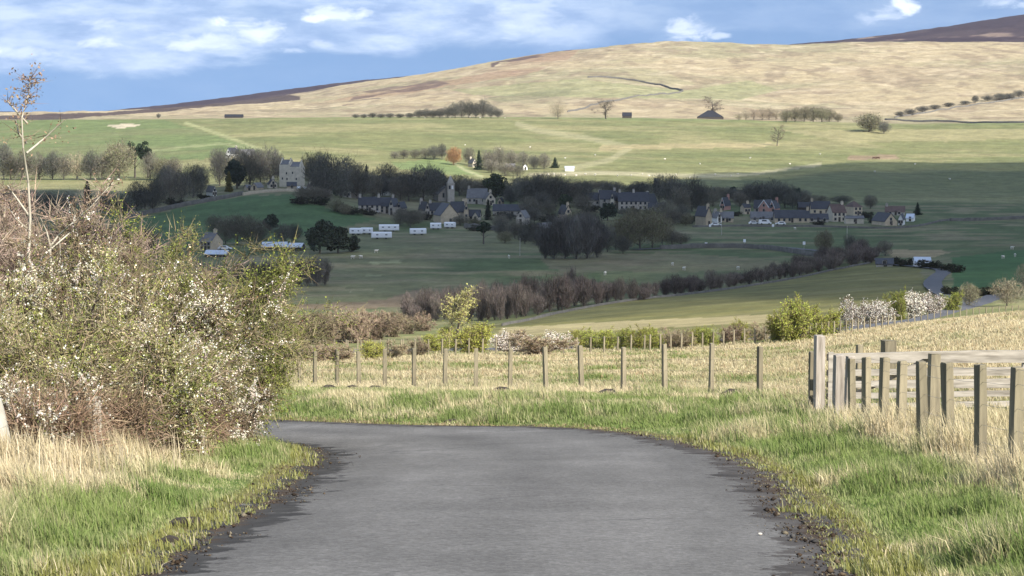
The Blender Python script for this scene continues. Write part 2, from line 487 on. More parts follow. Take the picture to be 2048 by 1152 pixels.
def land(X, Y, px, py):
    n1 = fbm(X / 14, Y / 14, 21, 4); n2 = fbm(X / 3.1, Y / 3.1, 22, 3)
    big = fbm(X / 70, Y / 90, 23, 4); n3 = fbm(X / 1.0, Y / 1.0, 29, 3)
    wx = px + 14 * (fbm(px / 40, py / 16, 31) - .5); wy = py + 5 * (fbm(px / 50, py / 10, 32) - .5)
    P = lambda poly: inside(wx, wy, poly).astype(float)
    straw = np.array((.36, .30, .175)); green = np.array((.085, .15, .03)); olive = np.array((.15, .15, .06))
    # --- foreground and the rough field below the lane
    C = np.tile(straw * .8, (len(X), 1))
    C = blend(C, sst(62, 85, Y), straw * 1.12)
    C = blend(C, sst(.45, .6, n1) * .65, (.19, .19, .075))
    C = blend(C, sst(.5, .75, n2) * .35, (.22, .155, .085))
    # --- meadow beyond the hedges
    m = sst(235, 262, Y)
    C = blend(C, m, (.145, .15, .06))
    C = blend(C, m * sst(.5, .62, n1) * .6, (.25, .22, .11))
    fd = P([(960, 660), (1000, 648), (1160, 613), (1280, 598), (1450, 577), (1600, 552), (1745, 522), (1840, 535), (1850, 575), (1960, 610), (1700, 640), (1400, 660), (1100, 676)]) * (Y > 225)
    C = blend(C, fd, (.155, .142, .05))
    st_ = np.sin((Y * .9 - X * .55) / 4.2 + 3 * big) * .5 + .5
    C = blend(C, fd * st_ * .5, (.095, .098, .038))
    C = blend(C, fd * sst(.5, .7, fbm(X / 40, Y / 12, 33)) * .6, (.20, .18, .08))
    C = blend(C, P([(1000, 655), (1300, 640), (1560, 628), (1550, 645), (1250, 660), (1000, 672)]) * (Y > 225) * .8, (.30, .25, .13))
    # --- valley floor
    v = sst(455, 500, Y)
    v = v * (1 - fd)
    C = blend(C, v, (.080, .105, .043))
    C = blend(C, v * sst(.42, .60, big) * .8, (.15, .145, .075))
    C = blend(C, v * sst(.52, .66, fbm(X / 30, Y / 8, 35)) * .75, (.20, .17, .10))
    tan = (.24, .19, .115)
    C = blend(C, P([(780, 596), (830, 580), (880, 598), (820, 612), (700, 620), (560, 618), (560, 610), (700, 606)]) * (Y > 420) * .8, (.20, .14, .09))
    C = blend(C, P([(600, 572), (660, 574), (760, 580), (700, 584), (560, 580)]) * .7 * (Y > 400), (.26, .23, .13))
    C = blend(C, P([(1080, 518), (1320, 505), (1560, 520), (1560, 540), (1340, 545), (1100, 540)]) * .55 * (Y > 400), (.20, .155, .095))
    C = blend(C, P([(740, 524), (800, 521), (805, 526), (745, 529)]) * (Y > 400), (.21, .21, .11))
    C = blend(C, P([(730, 550), (768, 549), (766, 553), (735, 554)]) * (Y > 400), (.21, .21, .11))
    C = blend(C, P([(1380, 512), (1640, 520), (1600, 545), (1380, 560), (1200, 575), (1200, 545)]) * .45 * (Y > 400), (.15, .15, .075))
    C = blend(C, P([(1770, 500), (1880, 498), (1900, 505), (1870, 514), (1790, 515)]) * .8 * (Y > 400), (.30, .23, .13))
    C = blend(C, P([(1900, 515), (2300, 470), (2300, 560), (1905, 580)]) * (Y > 380), (.052, .105, .036))
    # knoll field
    C = blend(C, P([(200, 470), (260, 440), (420, 404), (500, 392), (590, 387), (600, 404), (700, 424), (760, 436), (700, 452), (560, 480), (200, 500)]) * (Y > 780), (.065, .108, .042))
    # --- fields above the village
    u = sst(1080, 1190, Y)
    C = blend(C, u, (.168, .168, .072))
    C = blend(C, u * sst(.45, .65, big) * .7, (.24, .215, .105))
    C = blend(C, u * sst(.5, .68, fbm(X / 160, Y / 30, 37)) * .7, (.12, .135, .055))
    C = blend(C, u * P([(-300, 236), (330, 240), (400, 262), (530, 300), (400, 320), (300, 318), (120, 330), (-300, 330)]), (.125, .155, .060))
    C = blend(C, u * sst(.5, .68, fbm(X / 120, Y / 36, 38)) * P([(-300, 236), (330, 240), (530, 300), (300, 330), (-300, 330)]) * .8, (.15, .155, .07))
    line = lambda pts, w: 1 - sst(w * .5, w, seg_dist(px, py, np.array(pts, float)))
    C = blend(C, u * line([(372, 246), (450, 272), (520, 298), (560, 306)], 4) * .8, (.27, .27, .13))
    C = blend(C, u * line([(300, 302), (440, 287), (520, 299)], 3) * .7, (.24, .25, .12))
    C = blend(C, u * P([(212, 250), (258, 246), (288, 251), (240, 257)]), (.42, .36, .25))
    C = blend(C, u * line([(1035, 248), (1080, 262), (1170, 275), (1260, 295), (1220, 320), (1150, 335)], 7) * .55, (.31, .28, .16))
    C = blend(C, u * P([(1200, 290), (1540, 285), (1560, 292), (1400, 298), (1200, 300)]) * .7, (.32, .26, .14))
    C = blend(C, u * P([(1690, 312), (1790, 308), (1800, 318), (1700, 322)]) * .8, (.24, .17, .11))
    C = blend(C, u * line([(1060, 350), (1200, 346), (1400, 352), (1500, 350), (1640, 330)], 5) * .7, (.36, .32, .2))
    C = blend(C, u * P([(1480, 352), (1700, 325), (2300, 318), (2300, 392), (1850, 395), (1500, 395)]) * .7, (.115, .125, .055))
    C = blend(C, u * line([(1480, 403), (1850, 401), (2300, 405)], 5) * .7, (.21, .20, .10))
    C = blend(C, u * P([(780, 325), (900, 318), (965, 352), (900, 350), (800, 338)]) * .7, (.14, .19, .07))
    C = blend(C, u * line([(898, 320), (930, 340), (965, 354)], 3.5) * .8, (.29, .28, .15))
    C = blend(C, u * P([(1560, 262), (2300, 255), (2300, 275), (1700, 285)]) * .6, (.29, .25, .13))
    C = blend(C, u * line([(0, 236), (500, 234), (1000, 233), (1500, 241), (2048, 246)], 4) * .5, (.15, .18, .07))
    # --- hills
    h = sst(2060, 2130, Y)
    C = blend(C, h, (.315, .255, .155))
    rel = fbm(X / 260, Y / 200, 41, 5)
    C = blend(C, h * sst(.45, .62, rel) * .8, (.24, .215, .125))
    C = blend(C, h * sst(.52, .68, fbm(X / 150, Y / 90, 43, 5)) * .5, (.245, .19, .125))
    C = blend(C, h * sst(.55, .7, fbm(X / 45, Y / 30, 44, 4)) * .55, (.41, .335, .22))
    C = blend(C, h * sst(.56, .66, fbm(X / 24, Y / 60, 45, 4)) * .6, (.19, .145, .095))
    C = blend(C, h * P([(640, 205), (800, 175), (960, 150), (1040, 112), (1160, 98), (1130, 125), (1050, 150), (900, 172), (740, 200)]) * .6 * sst(.35, .55, rel), (.235, .145, .095))
    C = blend(C, h * P([(1150, 158), (1370, 182), (1500, 160), (1560, 180), (1480, 200), (1240, 195), (950, 190), (900, 180)]) * .55, (.215, .225, .105))
    C = blend(C, h * P([(970, 195), (1150, 175), (1140, 190), (1000, 205)]) * .5, (.14, .14, .075))
    dk = sst(.47, .58, fbm(X / 70, Y / 40, 47, 4))
    C = blend(C, h * dk * P([(680, 212), (730, 180), (870, 158), (900, 168), (760, 198)]) * .8, (.10, .07, .06))
    C = blend(C, h * dk * P([(985, 138), (1000, 124), (1060, 118), (1150, 98), (1060, 103), (980, 125)]) * .9, (.09, .06, .055))
    # heather moor on the far ridges
    mo = sst(3560, 3800, Y)
    left = P([(-900, 250), (100, 240), (330, 222), (640, 196), (560, 190), (400, 208), (200, 226)]) * h * (px < 600)
    C = blend(C, np.maximum(mo, left * .85), (.036, .022, .029))
    C = blend(C, mo * sst(.52, .6, fbm(X / 120, Y / 300, 51, 4)) * .6, (.062, .042, .042))
    C = blend(C, mo * sst(.6, .66, fbm(X / 150, Y / 300, 52, 4)) * P([(1800, 60), (2300, 40), (2300, 80), (1700, 82)]) * .8, (.22, .16, .12))
    # --- lane margins
    nr_ = Y < 90
    d, side, t, ins, do, di = road_info(X[nr_], Y[nr_])
    Cn = C[nr_]
    gmask = sst(.35, .6, n1[nr_] + .25 * (1 - sst(1.0, 4.0, d)))
    Cn = blend(Cn, gmask * (1 - sst(8, 14, d)), green * .9)
    Cn = blend(Cn, (1 - sst(.15, .75, d + .5 * (n2[nr_] - .5))), (.13, .10, .05))
    Cn = blend(Cn, (1 - sst(.0, .35, d + .35 * (n3[nr_] - .5))), (.055, .042, .032))
    C[nr_] = Cn
    return np.clip(C * (0.86 + .28 * n2[:, None]), 0, 1)


tcol = land(tx, ty, ppx, ppy)
idx = np.arange(nr * nc).reshape(nr, nc)
quads = np.c_[idx[:-1, :-1].ravel(), idx[:-1, 1:].ravel(), idx[1:, 1:].ravel(), idx[1:, :-1].ravel()]
m, nt, out = newmat('ground_cover')
a = N(nt, 'ShaderNodeAttribute', attribute_name='col')
g = N(nt, 'ShaderNodeNewGeometry')
na = noise_node(nt, 0.5, 7, g.outputs['Position'], .65); nb = noise_node(nt, 0.07, 6, g.outputs['Position'], .62); nd = noise_node(nt, 6.0, 4, g.outputs['Position'], .7)
v = mix(nt, 1.0, ramp(nt, na.outputs['Fac'], [(.25, .74), (.75, 1.26)]), ramp(nt, nb.outputs['Fac'], [(.27, .70), (.73, 1.28)]), 'MULTIPLY')
v = mix(nt, 1.0, v, ramp(nt, nd.outputs['Fac'], [(.25, .75), (.75, 1.25)]), 'MULTIPLY')
cc_ = mix(nt, 1.0, a.outputs['Color'], v, 'MULTIPLY')
p = N(nt, 'ShaderNodeBsdfPrincipled'); p.inputs['Roughness'].default_value = .95; p.inputs['Specular IOR Level'].default_value = .1
nt.links.new(cc_, p.inputs['Base Color'])
bp = N(nt, 'ShaderNodeBump'); bp.inputs['Strength'].default_value = .6; bp.inputs['Distance'].default_value = .25
nt.links.new(na.outputs['Fac'], bp.inputs['Height']); nt.links.new(bp.outputs[0], p.inputs['Normal'])
nt.links.new(p.outputs[0], out.inputs['Surface'])
tag(link('ground', mesh('ground', np.c_[tx, ty, tz], [quads], m, tcol, True)), kind='structure')

# ------------------------------------------------------------------ near lane
nA = 620; nT = 26
OR = resample(OUTER, nA); IR = resample(INNER, nA)
# pair the two edges by matching normalised length so cross lines stay short
tt = np.linspace(0, 1, nT)
wig_o = .16 * (fbm(np.arange(nA) / 5.0, np.zeros(nA), 61, 4) - .5) + .10 * (fbm(np.arange(nA) / 1.7, np.ones(nA), 62, 2) - .5)
wig_i = .16 * (fbm(np.arange(nA) / 5.0, np.zeros(nA) + 9, 63, 4) - .5) + .10 * (fbm(np.arange(nA) / 1.7, np.ones(nA) + 9, 64, 2) - .5)
dirv = OR - IR; dl = np.hypot(*dirv.T)[:, None]; dirv = dirv / dl
OR2 = OR + dirv * .26; IR2 = IR - dirv * .26
RX = IR2[:, None, 0] * (1 - tt) + OR2[:, None, 0] * tt
RYY = IR2[:, None, 1] * (1 - tt) + OR2[:, None, 1] * tt
_, _, tcr, _, do_, di_ = road_info(RX.ravel(), RYY.ravel())
RZ = road_plane(RYY.ravel()) + supere(RYY.ravel()) * tcr - .004 + .05 * 4 * tcr * (1 - tcr) * (1 - sst(20, 34, RYY.ravel()))
ri = np.arange(nA * nT).reshape(nA, nT)
rq = np.c_[ri[:-1, :-1].ravel(), ri[:-1, 1:].ravel(), ri[1:, 1:].ravel(), ri[1:, :-1].ravel()]
rcol = np.c_[np.clip(di_ / 3, 0, 1), np.clip(do_ / 3, 0, 1), tcr]
m, nt, out = newmat('tarmac')
a = N(nt, 'ShaderNodeAttribute', attribute_name='col'); sp = N(nt, 'ShaderNodeSeparateColor'); nt.links.new(a.outputs['Color'], sp.inputs[0])
g = N(nt, 'ShaderNodeNewGeometry'); P_ = g.outputs['Position']
fine = noise_node(nt, 42, 3, P_, .75); mid = noise_node(nt, 3.0, 5, P_, .6); bigN = noise_node(nt, .45, 4, P_, .6)
mp = N(nt, 'ShaderNodeMapping'); mp.inputs['Scale'].default_value = (1, .12, 1); nt.links.new(P_, mp.inputs['Vector'])
lng = noise_node(nt, 1.6, 4, mp.outputs[0], .6)
base = mix(nt, ramp(nt, fine.outputs['Fac'], [(.3, 0), (.7, 1)]), (.098, .094, .088), (.160, .154, .145))
base = mix(nt, 1.0, base, ramp(nt, bigN.outputs['Fac'], [(.3, .84), (.7, 1.14)]), 'MULTIPLY')
chip = N(nt, 'ShaderNodeTexVoronoi'); chip.inputs['Scale'].default_value = 26; nt.links.new(P_, chip.inputs['Vector'])
hsv_ = N(nt, 'ShaderNodeSeparateColor'); nt.links.new(chip.outputs['Color'], hsv_.inputs[0])
base = mix(nt, 1.0, base, ramp(nt, hsv_.outputs[0], [(.0, .80), (.6, 1.0), (1.0, 1.14)]), 'MULTIPLY')
trk = N(nt, 'ShaderNodeMath', operation='PINGPONG'); nt.links.new(sp.outputs[2], trk.inputs[0]); trk.inputs[1].default_value = .5
base = mix(nt, 1.0, base, ramp(nt, trk.outputs[0], [(.12, .90), (.25, 1.10), (.36, 1.06), (.5, .90)]), 'MULTIPLY')
base = mix(nt, 1.0, base, ramp(nt, lng.outputs['Fac'], [(.3, .88), (.7, 1.1)]), 'MULTIPLY')


def band(sock, lo, hi, amt, nz):
    ad = N(nt, 'ShaderNodeMath', operation='MULTIPLY_ADD'); nt.links.new(nz, ad.inputs[0]); ad.inputs[1].default_value = amt
    nt.links.new(sock, ad.inputs[2])
    return ramp(nt, ad.outputs[0], [(lo, 1), (hi, 0)])


tarN = noise_node(nt, 1.5, 7, P_, .74)
b1 = band(sp.outputs[0], .405, .42, .60, tarN.outputs['Fac'])      # worn black binder at the inner side
tone = ramp(nt, mid.outputs['Fac'], [(.3, (.030, .029, .028)), (.7, (.058, .055, .051))])
base = mix(nt, b1, base, tone)
b2 = band(sp.outputs[1], .40, .415, .58, tarN.outputs['Fac'])      # broken grey margin at the outer side
tone2 = ramp(nt, tarN.outputs['Fac'], [(.35, (.036, .033, .031)), (.52, (.068, .062, .057)), (.7, (.10, .092, .082))])
base = mix(nt, b2, base, tone2)
b3 = band(sp.outputs[1], .155, .20, .32, mid.outputs['Fac'])       # brown mud
mud = ramp(nt, mid.outputs['Fac'], [(.3, (.040, .028, .020)), (.52, (.075, .056, .040)), (.7, (.13, .11, .055))])
base = mix(nt, b3, base, mud)
b4 = band(sp.outputs[0], .145, .18, .30, mid.outputs['Fac'])
base = mix(nt, b4, base, mud)
vo = N(nt, 'ShaderNodeTexVoronoi', feature='DISTANCE_TO_EDGE'); vo.inputs['Scale'].default_value = .22
wv = N(nt, 'ShaderNodeVectorMath', operation='MULTIPLY_ADD'); wv.inputs[1].default_value = (1.6, 1.6, 1.6)
nz3 = noise_node(nt, .9, 5, P_, .6)
nt.links.new(nz3.outputs['Color'], wv.inputs[0]); nt.links.new(P_, wv.inputs[2]); nt.links.new(wv.outputs[0], vo.inputs['Vector'])
crk = ramp(nt, vo.outputs['Distance'], [(.0, 1), (.016, 0)])
crk2 = mix(nt, 1.0, crk, ramp(nt, bigN.outputs['Fac'], [(.46, 0), (.62, .5)]), 'MULTIPLY')
base = mix(nt, crk2, base, (.03, .03, .03))
p = N(nt, 'ShaderNodeBsdfPrincipled'); p.inputs['Roughness'].default_value = .95; p.inputs['Specular IOR Level'].default_value = .08
nt.links.new(base, p.inputs['Base Color'])
bp = N(nt, 'ShaderNodeBump'); bp.inputs['Strength'].default_value = .5; bp.inputs['Distance'].default_value = .01
nt.links.new(fine.outputs['Fac'], bp.inputs['Height']); nt.links.new(bp.outputs[0], p.inputs['Normal'])
nt.links.new(p.outputs[0], out.inputs['Surface'])
tarmac = m
tag(link('road', mesh('road', np.c_[RX.ravel(), RYY.ravel(), RZ], [rq], tarmac, rcol, True)), kind='structure')
m2 = simple('far_tarmac', (.095, .095, .10), (.075, .075, .08), .5)


def strip(name, pts, w, mat, dz=.06, n=160):
    P2 = resample(pts, n); d = np.gradient(P2, axis=0); d /= np.hypot(*d.T)[:, None]
    nrm = np.c_[-d[:, 1], d[:, 0]]
    V = []
    for k in np.linspace(-.5, .5, 5):
        q = P2 + nrm * w * k
        V.append(np.c_[q, height(P2[:, 0], P2[:, 1]) + dz])
    V = np.array(V); ii = np.arange(5 * n).reshape(5, n)
    q = np.c_[ii[:-1, :-1].ravel(), ii[:-1, 1:].ravel(), ii[1:, 1:].ravel(), ii[1:, :-1].ravel()]
    return tag(link(name, mesh(name, V.reshape(-1, 3), [q], mat, None, True)), kind='structure')


LOWROAD = [(atY(c, y).x, y) for c, y in [(300, 176), (600, 190), (900, 200), (1200, 210), (1450, 220), (1600, 232), (1700, 246), (1800, 266), (1880, 290), (1960, 330), (2000, 380)]]
strip('road', LOWROAD, 3.6, m2, .10)
strip('road', [tuple(at(x, y)[:2]) for x, y in [(1930, 610), (1880, 585), (1862, 570), (1872, 556), (1893, 541), (1860, 536), (1760, 528)]], 4.0, m2, .2)
strip('road', [tuple(at(x, y)[:2]) for x, y in [(1270, 500), (1400, 491), (1500, 491), (1570, 496), (1640, 503), (1720, 512), (1790, 527)]], 4.0, m2, .2)
# ------------------------------------------------------------------ plant prototypes (meshes in metres, shared by the copies)
def tubes_mesh(segs, mat, n=4, smooth=True):
    """segs: list of (p0, p1, r0, r1)"""
    A = np.array([s[0] for s in segs], float); B = np.array([s[1] for s in segs], float)
    r0 = np.array([s[2] for s in segs])[:, None, None]; r1 = np.array([s[3] for s in segs])[:, None, None]
    d = B - A; d /= np.maximum(np.linalg.norm(d, axis=1), 1e-6)[:, None]
    ref = np.where(np.abs(d[:, 2:3]) > .9, [[1.0, 0, 0]], [[0, 0, 1.0]])
    a = np.cross(d, ref); a /= np.linalg.norm(a, axis=1)[:, None]; b = np.cross(d, a)
    t = np.arange(n) * 2 * math.pi / n
    ring = a[:, None] * np.cos(t)[None, :, None] + b[:, None] * np.sin(t)[None, :, None]
    V = np.concatenate([A[:, None] + ring * r0, B[:, None] + ring * r1], 1).reshape(-1, 3)
    k = np.arange(n); k2 = (k + 1) % n
    f = np.stack([k, k2, k2 + n, k + n], 1)
    Fc = (np.arange(len(segs)) * 2 * n)[:, None, None] + f[None]
    return V, Fc.reshape(-1, 4)


def unit(v): return v / np.maximum(np.linalg.norm(v, axis=-1, keepdims=True), 1e-9)


def cards(Pc, size, rng, up=0.0, aspect=1.0, normal=None):
    """diamond leaf cards at points; returns V,F"""
    n = len(Pc)
    a = unit(rng.normal(size=(n, 3)) + np.array([0, 0, up]))
    b = unit(np.cross(a, rng.normal(size=(n, 3))))
    s = (size if np.ndim(size) else np.full(n, size)).reshape(-1, 1)
    V = np.stack([Pc - a * s, Pc + b * s * .6 * aspect, Pc + a * s, Pc - b * s * .6 * aspect], 1)
    return V.reshape(-1, 3), np.arange(4 * n).reshape(n, 4)


def spikes(P0, D, L, w, rng):
    """thin twig triangles from P0 along D"""
    n = len(P0)
    s = unit(np.cross(D, rng.normal(size=(n, 3)))) * np.reshape(w, (-1, 1)) * .5
    V = np.stack([P0 - s, P0 + s, P0 + D * np.reshape(L, (-1, 1))], 1)
    return V.reshape(-1, 3), np.arange(3 * n).reshape(n, 3)


def skeleton(rng, H, R, clear=.25, nl=9, n2=6, n3=5, upright=.45, trunk_r=.03, lean=0):
    """trunk, limbs, branches as tube segments, and the twig ends"""
    segs = []; ends = []; dirs = []
    top = np.array([rng.normal() * .04 * H + lean * H, rng.normal() * .04 * H, H * .86])
    pts = [np.array([0, 0, -.03 * H])]
    for k in range(1, 6):
        pts.append(np.array([0, 0, 0]) * (1 - k / 5) + top * (k / 5) + np.r_[rng.normal(size=2) * .015 * H, 0])
    rr = lambda t: trunk_r * H * (1 - .85 * t)
    for k in range(5):
        segs.append((pts[k], pts[k + 1], rr(k / 5), rr((k + 1) / 5)))
    def at_trunk(t):
        x = t * 5; i = min(int(x), 4); return pts[i] + (pts[i + 1] - pts[i]) * (x - i)
    for i in range(nl):
        t = clear + (1 - clear) * (i + rng.random()) / nl
        p = at_trunk(t); az = i * 2.4 + rng.normal() * .5
        prof = math.sin(math.pi * min(1, max(.12, (t - clear * .6) / (1.12 - clear * .6)))) ** .6
        ln = R * prof * (.75 + .5 * rng.random())
        d = unit(np.array([math.cos(az), math.sin(az), upright * (.5 + rng.random()) + .7 * t * t]))
        q = p; r = rr(t) * .55
        for s in range(3):
            d = unit(d + rng.normal(size=3) * .18 + np.array([0, 0, .06]))
            q2 = q + d * ln / 3
            segs.append((q, q2, r * (1 - s * .27), r * (1 - (s + 1) * .27)))
            for j in range(max(1, n2 // 3)):
                d2 = unit(d + rng.normal(size=3) * .75 + np.array([0, 0, .12]))
                l2 = ln * .42 * (.6 + .7 * rng.random()); b0 = q + (q2 - q) * rng.random()
                b1 = b0 + d2 * l2
                segs.append((b0, b1, r * .35, r * .15))
                for m_ in range(n3):
                    e = b0 + (b1 - b0) * (.25 + .8 * rng.random())
                    ends.append(e); dirs.append(unit(d2 + rng.normal(size=3) * .7))
            q = q2
        ends.append(q); dirs.append(d)
    return segs, np.array(ends), np.array(dirs)


def jitter(c, n, rng, v=.25, tint=.08):
    c = np.asarray(c, float)
    return np.clip(c * (1 + v * rng.uniform(-1, 1, (n, 1)) + tint * rng.uniform(-1, 1, (n, 3))), 0.003, 1)


def rep(c, k): return np.repeat(c, k, axis=0)


def p_bare(seed, H, R, col, per=9, L=.8, w=.07, leaf=None, nleaf=0, lsize=.12, clear=.22, upright=.45, nl=10, n2=6, n3=5, spread=.75, tr=.026, bark='bark'):
    rng = np.random.default_rng(seed)
    segs, E, D = skeleton(rng, H, R, clear, nl, n2, n3, upright, tr)
    V, Fq = tubes_mesh(segs, None)
    tm = mesh('trunk', V, [Fq], M[bark], None, True)
    P0 = np.repeat(E, per, 0); D0 = unit(np.repeat(D, per, 0) + rng.normal(size=(len(P0), 3)) * spread + [0, 0, .25])
    P0 = P0 + rng.normal(size=P0.shape) * .03 * H
    V, T = spikes(P0, D0, L * rng.uniform(.5, 1.2, len(P0)), w * rng.uniform(.6, 1.4, len(P0)), rng)
    C = rep(jitter(col, len(P0), rng), 3); faces = [T]
    if nleaf:
        k = rng.integers(0, len(P0), nleaf); Q = P0[k] + D0[k] * rng.uniform(0, 1, (nleaf, 1)) * L
        V2, F2 = cards(Q, lsize * rng.uniform(.6, 1.3, nleaf), rng)
        C = np.vstack([C, rep(jitter(leaf, nleaf, rng, .35), 4)]); faces.append(F2 + len(V)); V = np.vstack([V, V2])
    return tm, mesh('crown', V, faces, M['twig'], C), H * .97, 1.5 * R


def p_dome(seed, H, R, col, n=4600, L=1.15, w=.105, base=.04, vert=.30, leaf=None, nleaf=0, lsize=.2, lobe=.80, upright=.45, shape=1.0, bark='bark'):
    """fine-twigged leafless crown filling an uneven dome"""
    rng = np.random.default_rng(seed)
    segs, E, D = skeleton(rng, H, R * 1.1, .08, 9, 6, 1, upright, .024)
    V, Fq = tubes_mesh(segs, None)
    tm = mesh('trunk', V, [Fq], M[bark], None, True)
    u = unit(rng.normal(size=(n, 3))); az = np.arctan2(u[:, 1], u[:, 0])
    f = np.clip(1 + lobe * 1.25 * (fbm(np.cos(az) * 1.7 + seed, np.sin(az) * 1.7 + u[:, 2] * 2.3, seed % 90, 3) - .56), .35, 1.25)
    r = rng.random(n) ** .42
    hz = H * (1 - base) / 2
    low = np.where(u[:, 2] < 0, shape, 1.0)
    Pc = np.c_[u[:, 0] * R * r * f * low, u[:, 1] * R * r * f * low, H * base + hz + u[:, 2] * hz * r * np.minimum(f, 1.05)]
    Dr = unit(unit(Pc - [0, 0, H * .12]) * .9 + rng.normal(size=(n, 3)) * .45 + [0, 0, vert])
    Lr = L * rng.uniform(.5, 1.25, n)
    P0 = Pc - Dr * Lr[:, None] * .7
    V, T_ = spikes(P0, Dr, Lr, w * rng.uniform(.5, 1.5, n), rng)
    cl = .72 + .56 * fbm(Pc[:, 0] / R * 3 + seed, Pc[:, 2] / R * 3, seed % 70, 2)[:, None]
    C = rep(jitter(col, n, rng, .3) * cl, 3); faces = [T_]
    if nleaf:
        k = rng.integers(0, n, nleaf); V2, F2 = cards(P0[k] + Dr[k] * (Lr[k] * rng.random(nleaf))[:, None], lsize * rng.uniform(.6, 1.3, nleaf), rng)
        C = np.vstack([C, rep(jitter(leaf, nleaf, rng, .35), 4)]); faces.append(F2 + len(V)); V = np.vstack([V, V2])
    return tm, mesh('crown', V, faces, M['twig'], C), H, 2 * R


def p_ever(seed, H, R, col, n=2600, size=.42, lobes=40, flat=1.0, clear=.02):
    rng = np.random.default_rng(seed)
    V, Fq = tubes_mesh([((0, 0, -.3), (0, 0, H * .5), .03 * H, .02 * H), ((0, 0, H * .5), (.02 * H, 0, H * .85), .02 * H, .008 * H)] +
                       [((0, 0, H * (.25 + .06 * i)), (R * .6 * math.cos(2.4 * i), R * .6 * math.sin(2.4 * i), H * (.38 + .06 * i)), .012 * H, .005 * H) for i in range(7)], None, 5)
    tm = mesh('trunk', V, [Fq], M['bark'], None, True)
    u = unit(rng.normal(size=(lobes, 3))); rad = rng.uniform(.25, .80, (lobes, 1))
    cz = H * (clear + (1 - clear) * .5); hz = H * (1 - clear) * .5
    Cn = u * rad * [R, R, hz] * [1, 1, flat] + [0, 0, cz]
    lr = rng.uniform(.24, .42, lobes) * R
    k = rng.integers(0, lobes, n)
    d = unit(rng.normal(size=(n, 3))); Q = Cn[k] + d * (lr[k] * rng.uniform(.55, 1.08, n) ** .5)[:, None] * [1, 1, .85]
    V, F_ = cards(Q, size * rng.uniform(.6, 1.3, n), rng)
    return tm, mesh('crown', V, [F_], M['twig'], rep(jitter(col, n, rng, .4), 4)), H, 2 * R


def p_conifer(seed, H, R, col, n=2600, size=.4, power=.8, base=.06):
    rng = np.random.default_rng(seed)
    V, Fq = tubes_mesh([((0, 0, -.3), (0, 0, H * .5), .022 * H, .014 * H), ((0, 0, H * .5), (0, 0, H * .97), .014 * H, .003 * H)], None, 5)
    tm = mesh('trunk', V, [Fq], M['bark'], None, True)
    t = rng.random(n) ** 1.35; tier = np.floor(t * 13) / 13
    az = rng.random(n) * 6.283; arm = np.floor(az / 6.283 * 9) / 9 * 6.283 + tier * 9 + rng.normal(size=n) * .22
    rr = R * (1 - t) ** power * rng.uniform(.15, 1.05, n) * (.8 + .25 * np.sin(arm * 3 + tier * 20))
    Q = np.c_[np.cos(arm) * rr, np.sin(arm) * rr, H * (base + (1 - base) * t) - rr * .22]
    V, F_ = cards(Q, size * rng.uniform(.5, 1.2, n) * (1 - .55 * t), rng)
    return tm, mesh('crown', V, [F_], M['twig'], rep(jitter(col, n, rng, .4), 4)), H, 2 * R


def p_shrub(seed, H, R, col, leaf, nleaf=3000, lsize=.11, per=7, mix2=None, frac2=0.0):
    """many stemmed shrub: stems from the ground, twigs, leaf or blossom cards"""
    rng = np.random.default_rng(seed); segs = []; E = []; D = []
    for i in range(9):
        az = i * 2.4 + rng.normal() * .3; d = unit(np.array([math.cos(az) * (.25 + .6 * rng.random()), math.sin(az) * (.25 + .6 * rng.random()), 1]))
        q = np.array([math.cos(az), math.sin(az), 0]) * .10 * R; q[2] = -.1; r = .022 * H
        n = 4
        for s in range(n):
            d = unit(d + rng.normal(size=3) * .22 + [0, 0, .04]); q2 = q + d * H / n * (.72 + .35 * rng.random())
            segs.append((q, q2, r * (1 - s / n * .8), r * (1 - (s + 1) / n * .8)))
            for j in range(5):
                b0 = q + (q2 - q) * rng.random(); d2 = unit(d * .6 + rng.normal(size=3) * .8)
                b1 = b0 + d2 * R * .5 * (.4 + .8 * rng.random()); b1[2] = max(b1[2], .05)
                segs.append((b0, b1, r * .3, r * .1))
                for m_ in range(4):
                    E.append(b0 + (b1 - b0) * rng.uniform(.2, 1.05)); D.append(unit(d2 + rng.normal(size=3) * .6))
            q = q2
    V, Fq = tubes_mesh(segs, None)
    tm = mesh('stems', V, [Fq], M['bark_twig'], None, True)
    E = np.array(E); D = np.array(D)
    P0 = np.repeat(E, per, 0); D0 = unit(np.repeat(D, per, 0) + rng.normal(size=(len(P0), 3)) * .7 + [0, 0, .15])
    V, T = spikes(P0, D0, .16 * H * rng.uniform(.5, 1.2, len(P0)), .012 * H * rng.uniform(.6, 1.4, len(P0)), rng)
    C = rep(jitter(col, len(P0), rng), 3); faces = [T]
    k = rng.integers(0, len(P0), nleaf); Q = P0[k] + D0[k] * rng.uniform(0, 1, (nleaf, 1)) * .16 * H
    V2, F2 = cards(Q, lsize * rng.uniform(.5, 1.3, nleaf), rng)
    lc_ = jitter(leaf, nleaf, rng, .35)
    if mix2 is not None:
        mk = rng.random(nleaf) < frac2; lc_[mk] = jitter(mix2, int(mk.sum()), rng, .2)
    C = np.vstack([C, rep(lc_, 4)]); faces.append(F2 + len(V)); V = np.vstack([V, V2])
    return tm, mesh('foliage', V, faces, M['twig'], C), H, 2 * R


PROTO = {}


def proto(kind, fn, copies, *a, **k):
    PROTO[kind] = [fn(1000 + hash_s(kind) + 17 * i, *a, **k) for i in range(copies)]


def hash_s(s): return sum((i + 1) * ord(c) for i, c in enumerate(s)) % 900


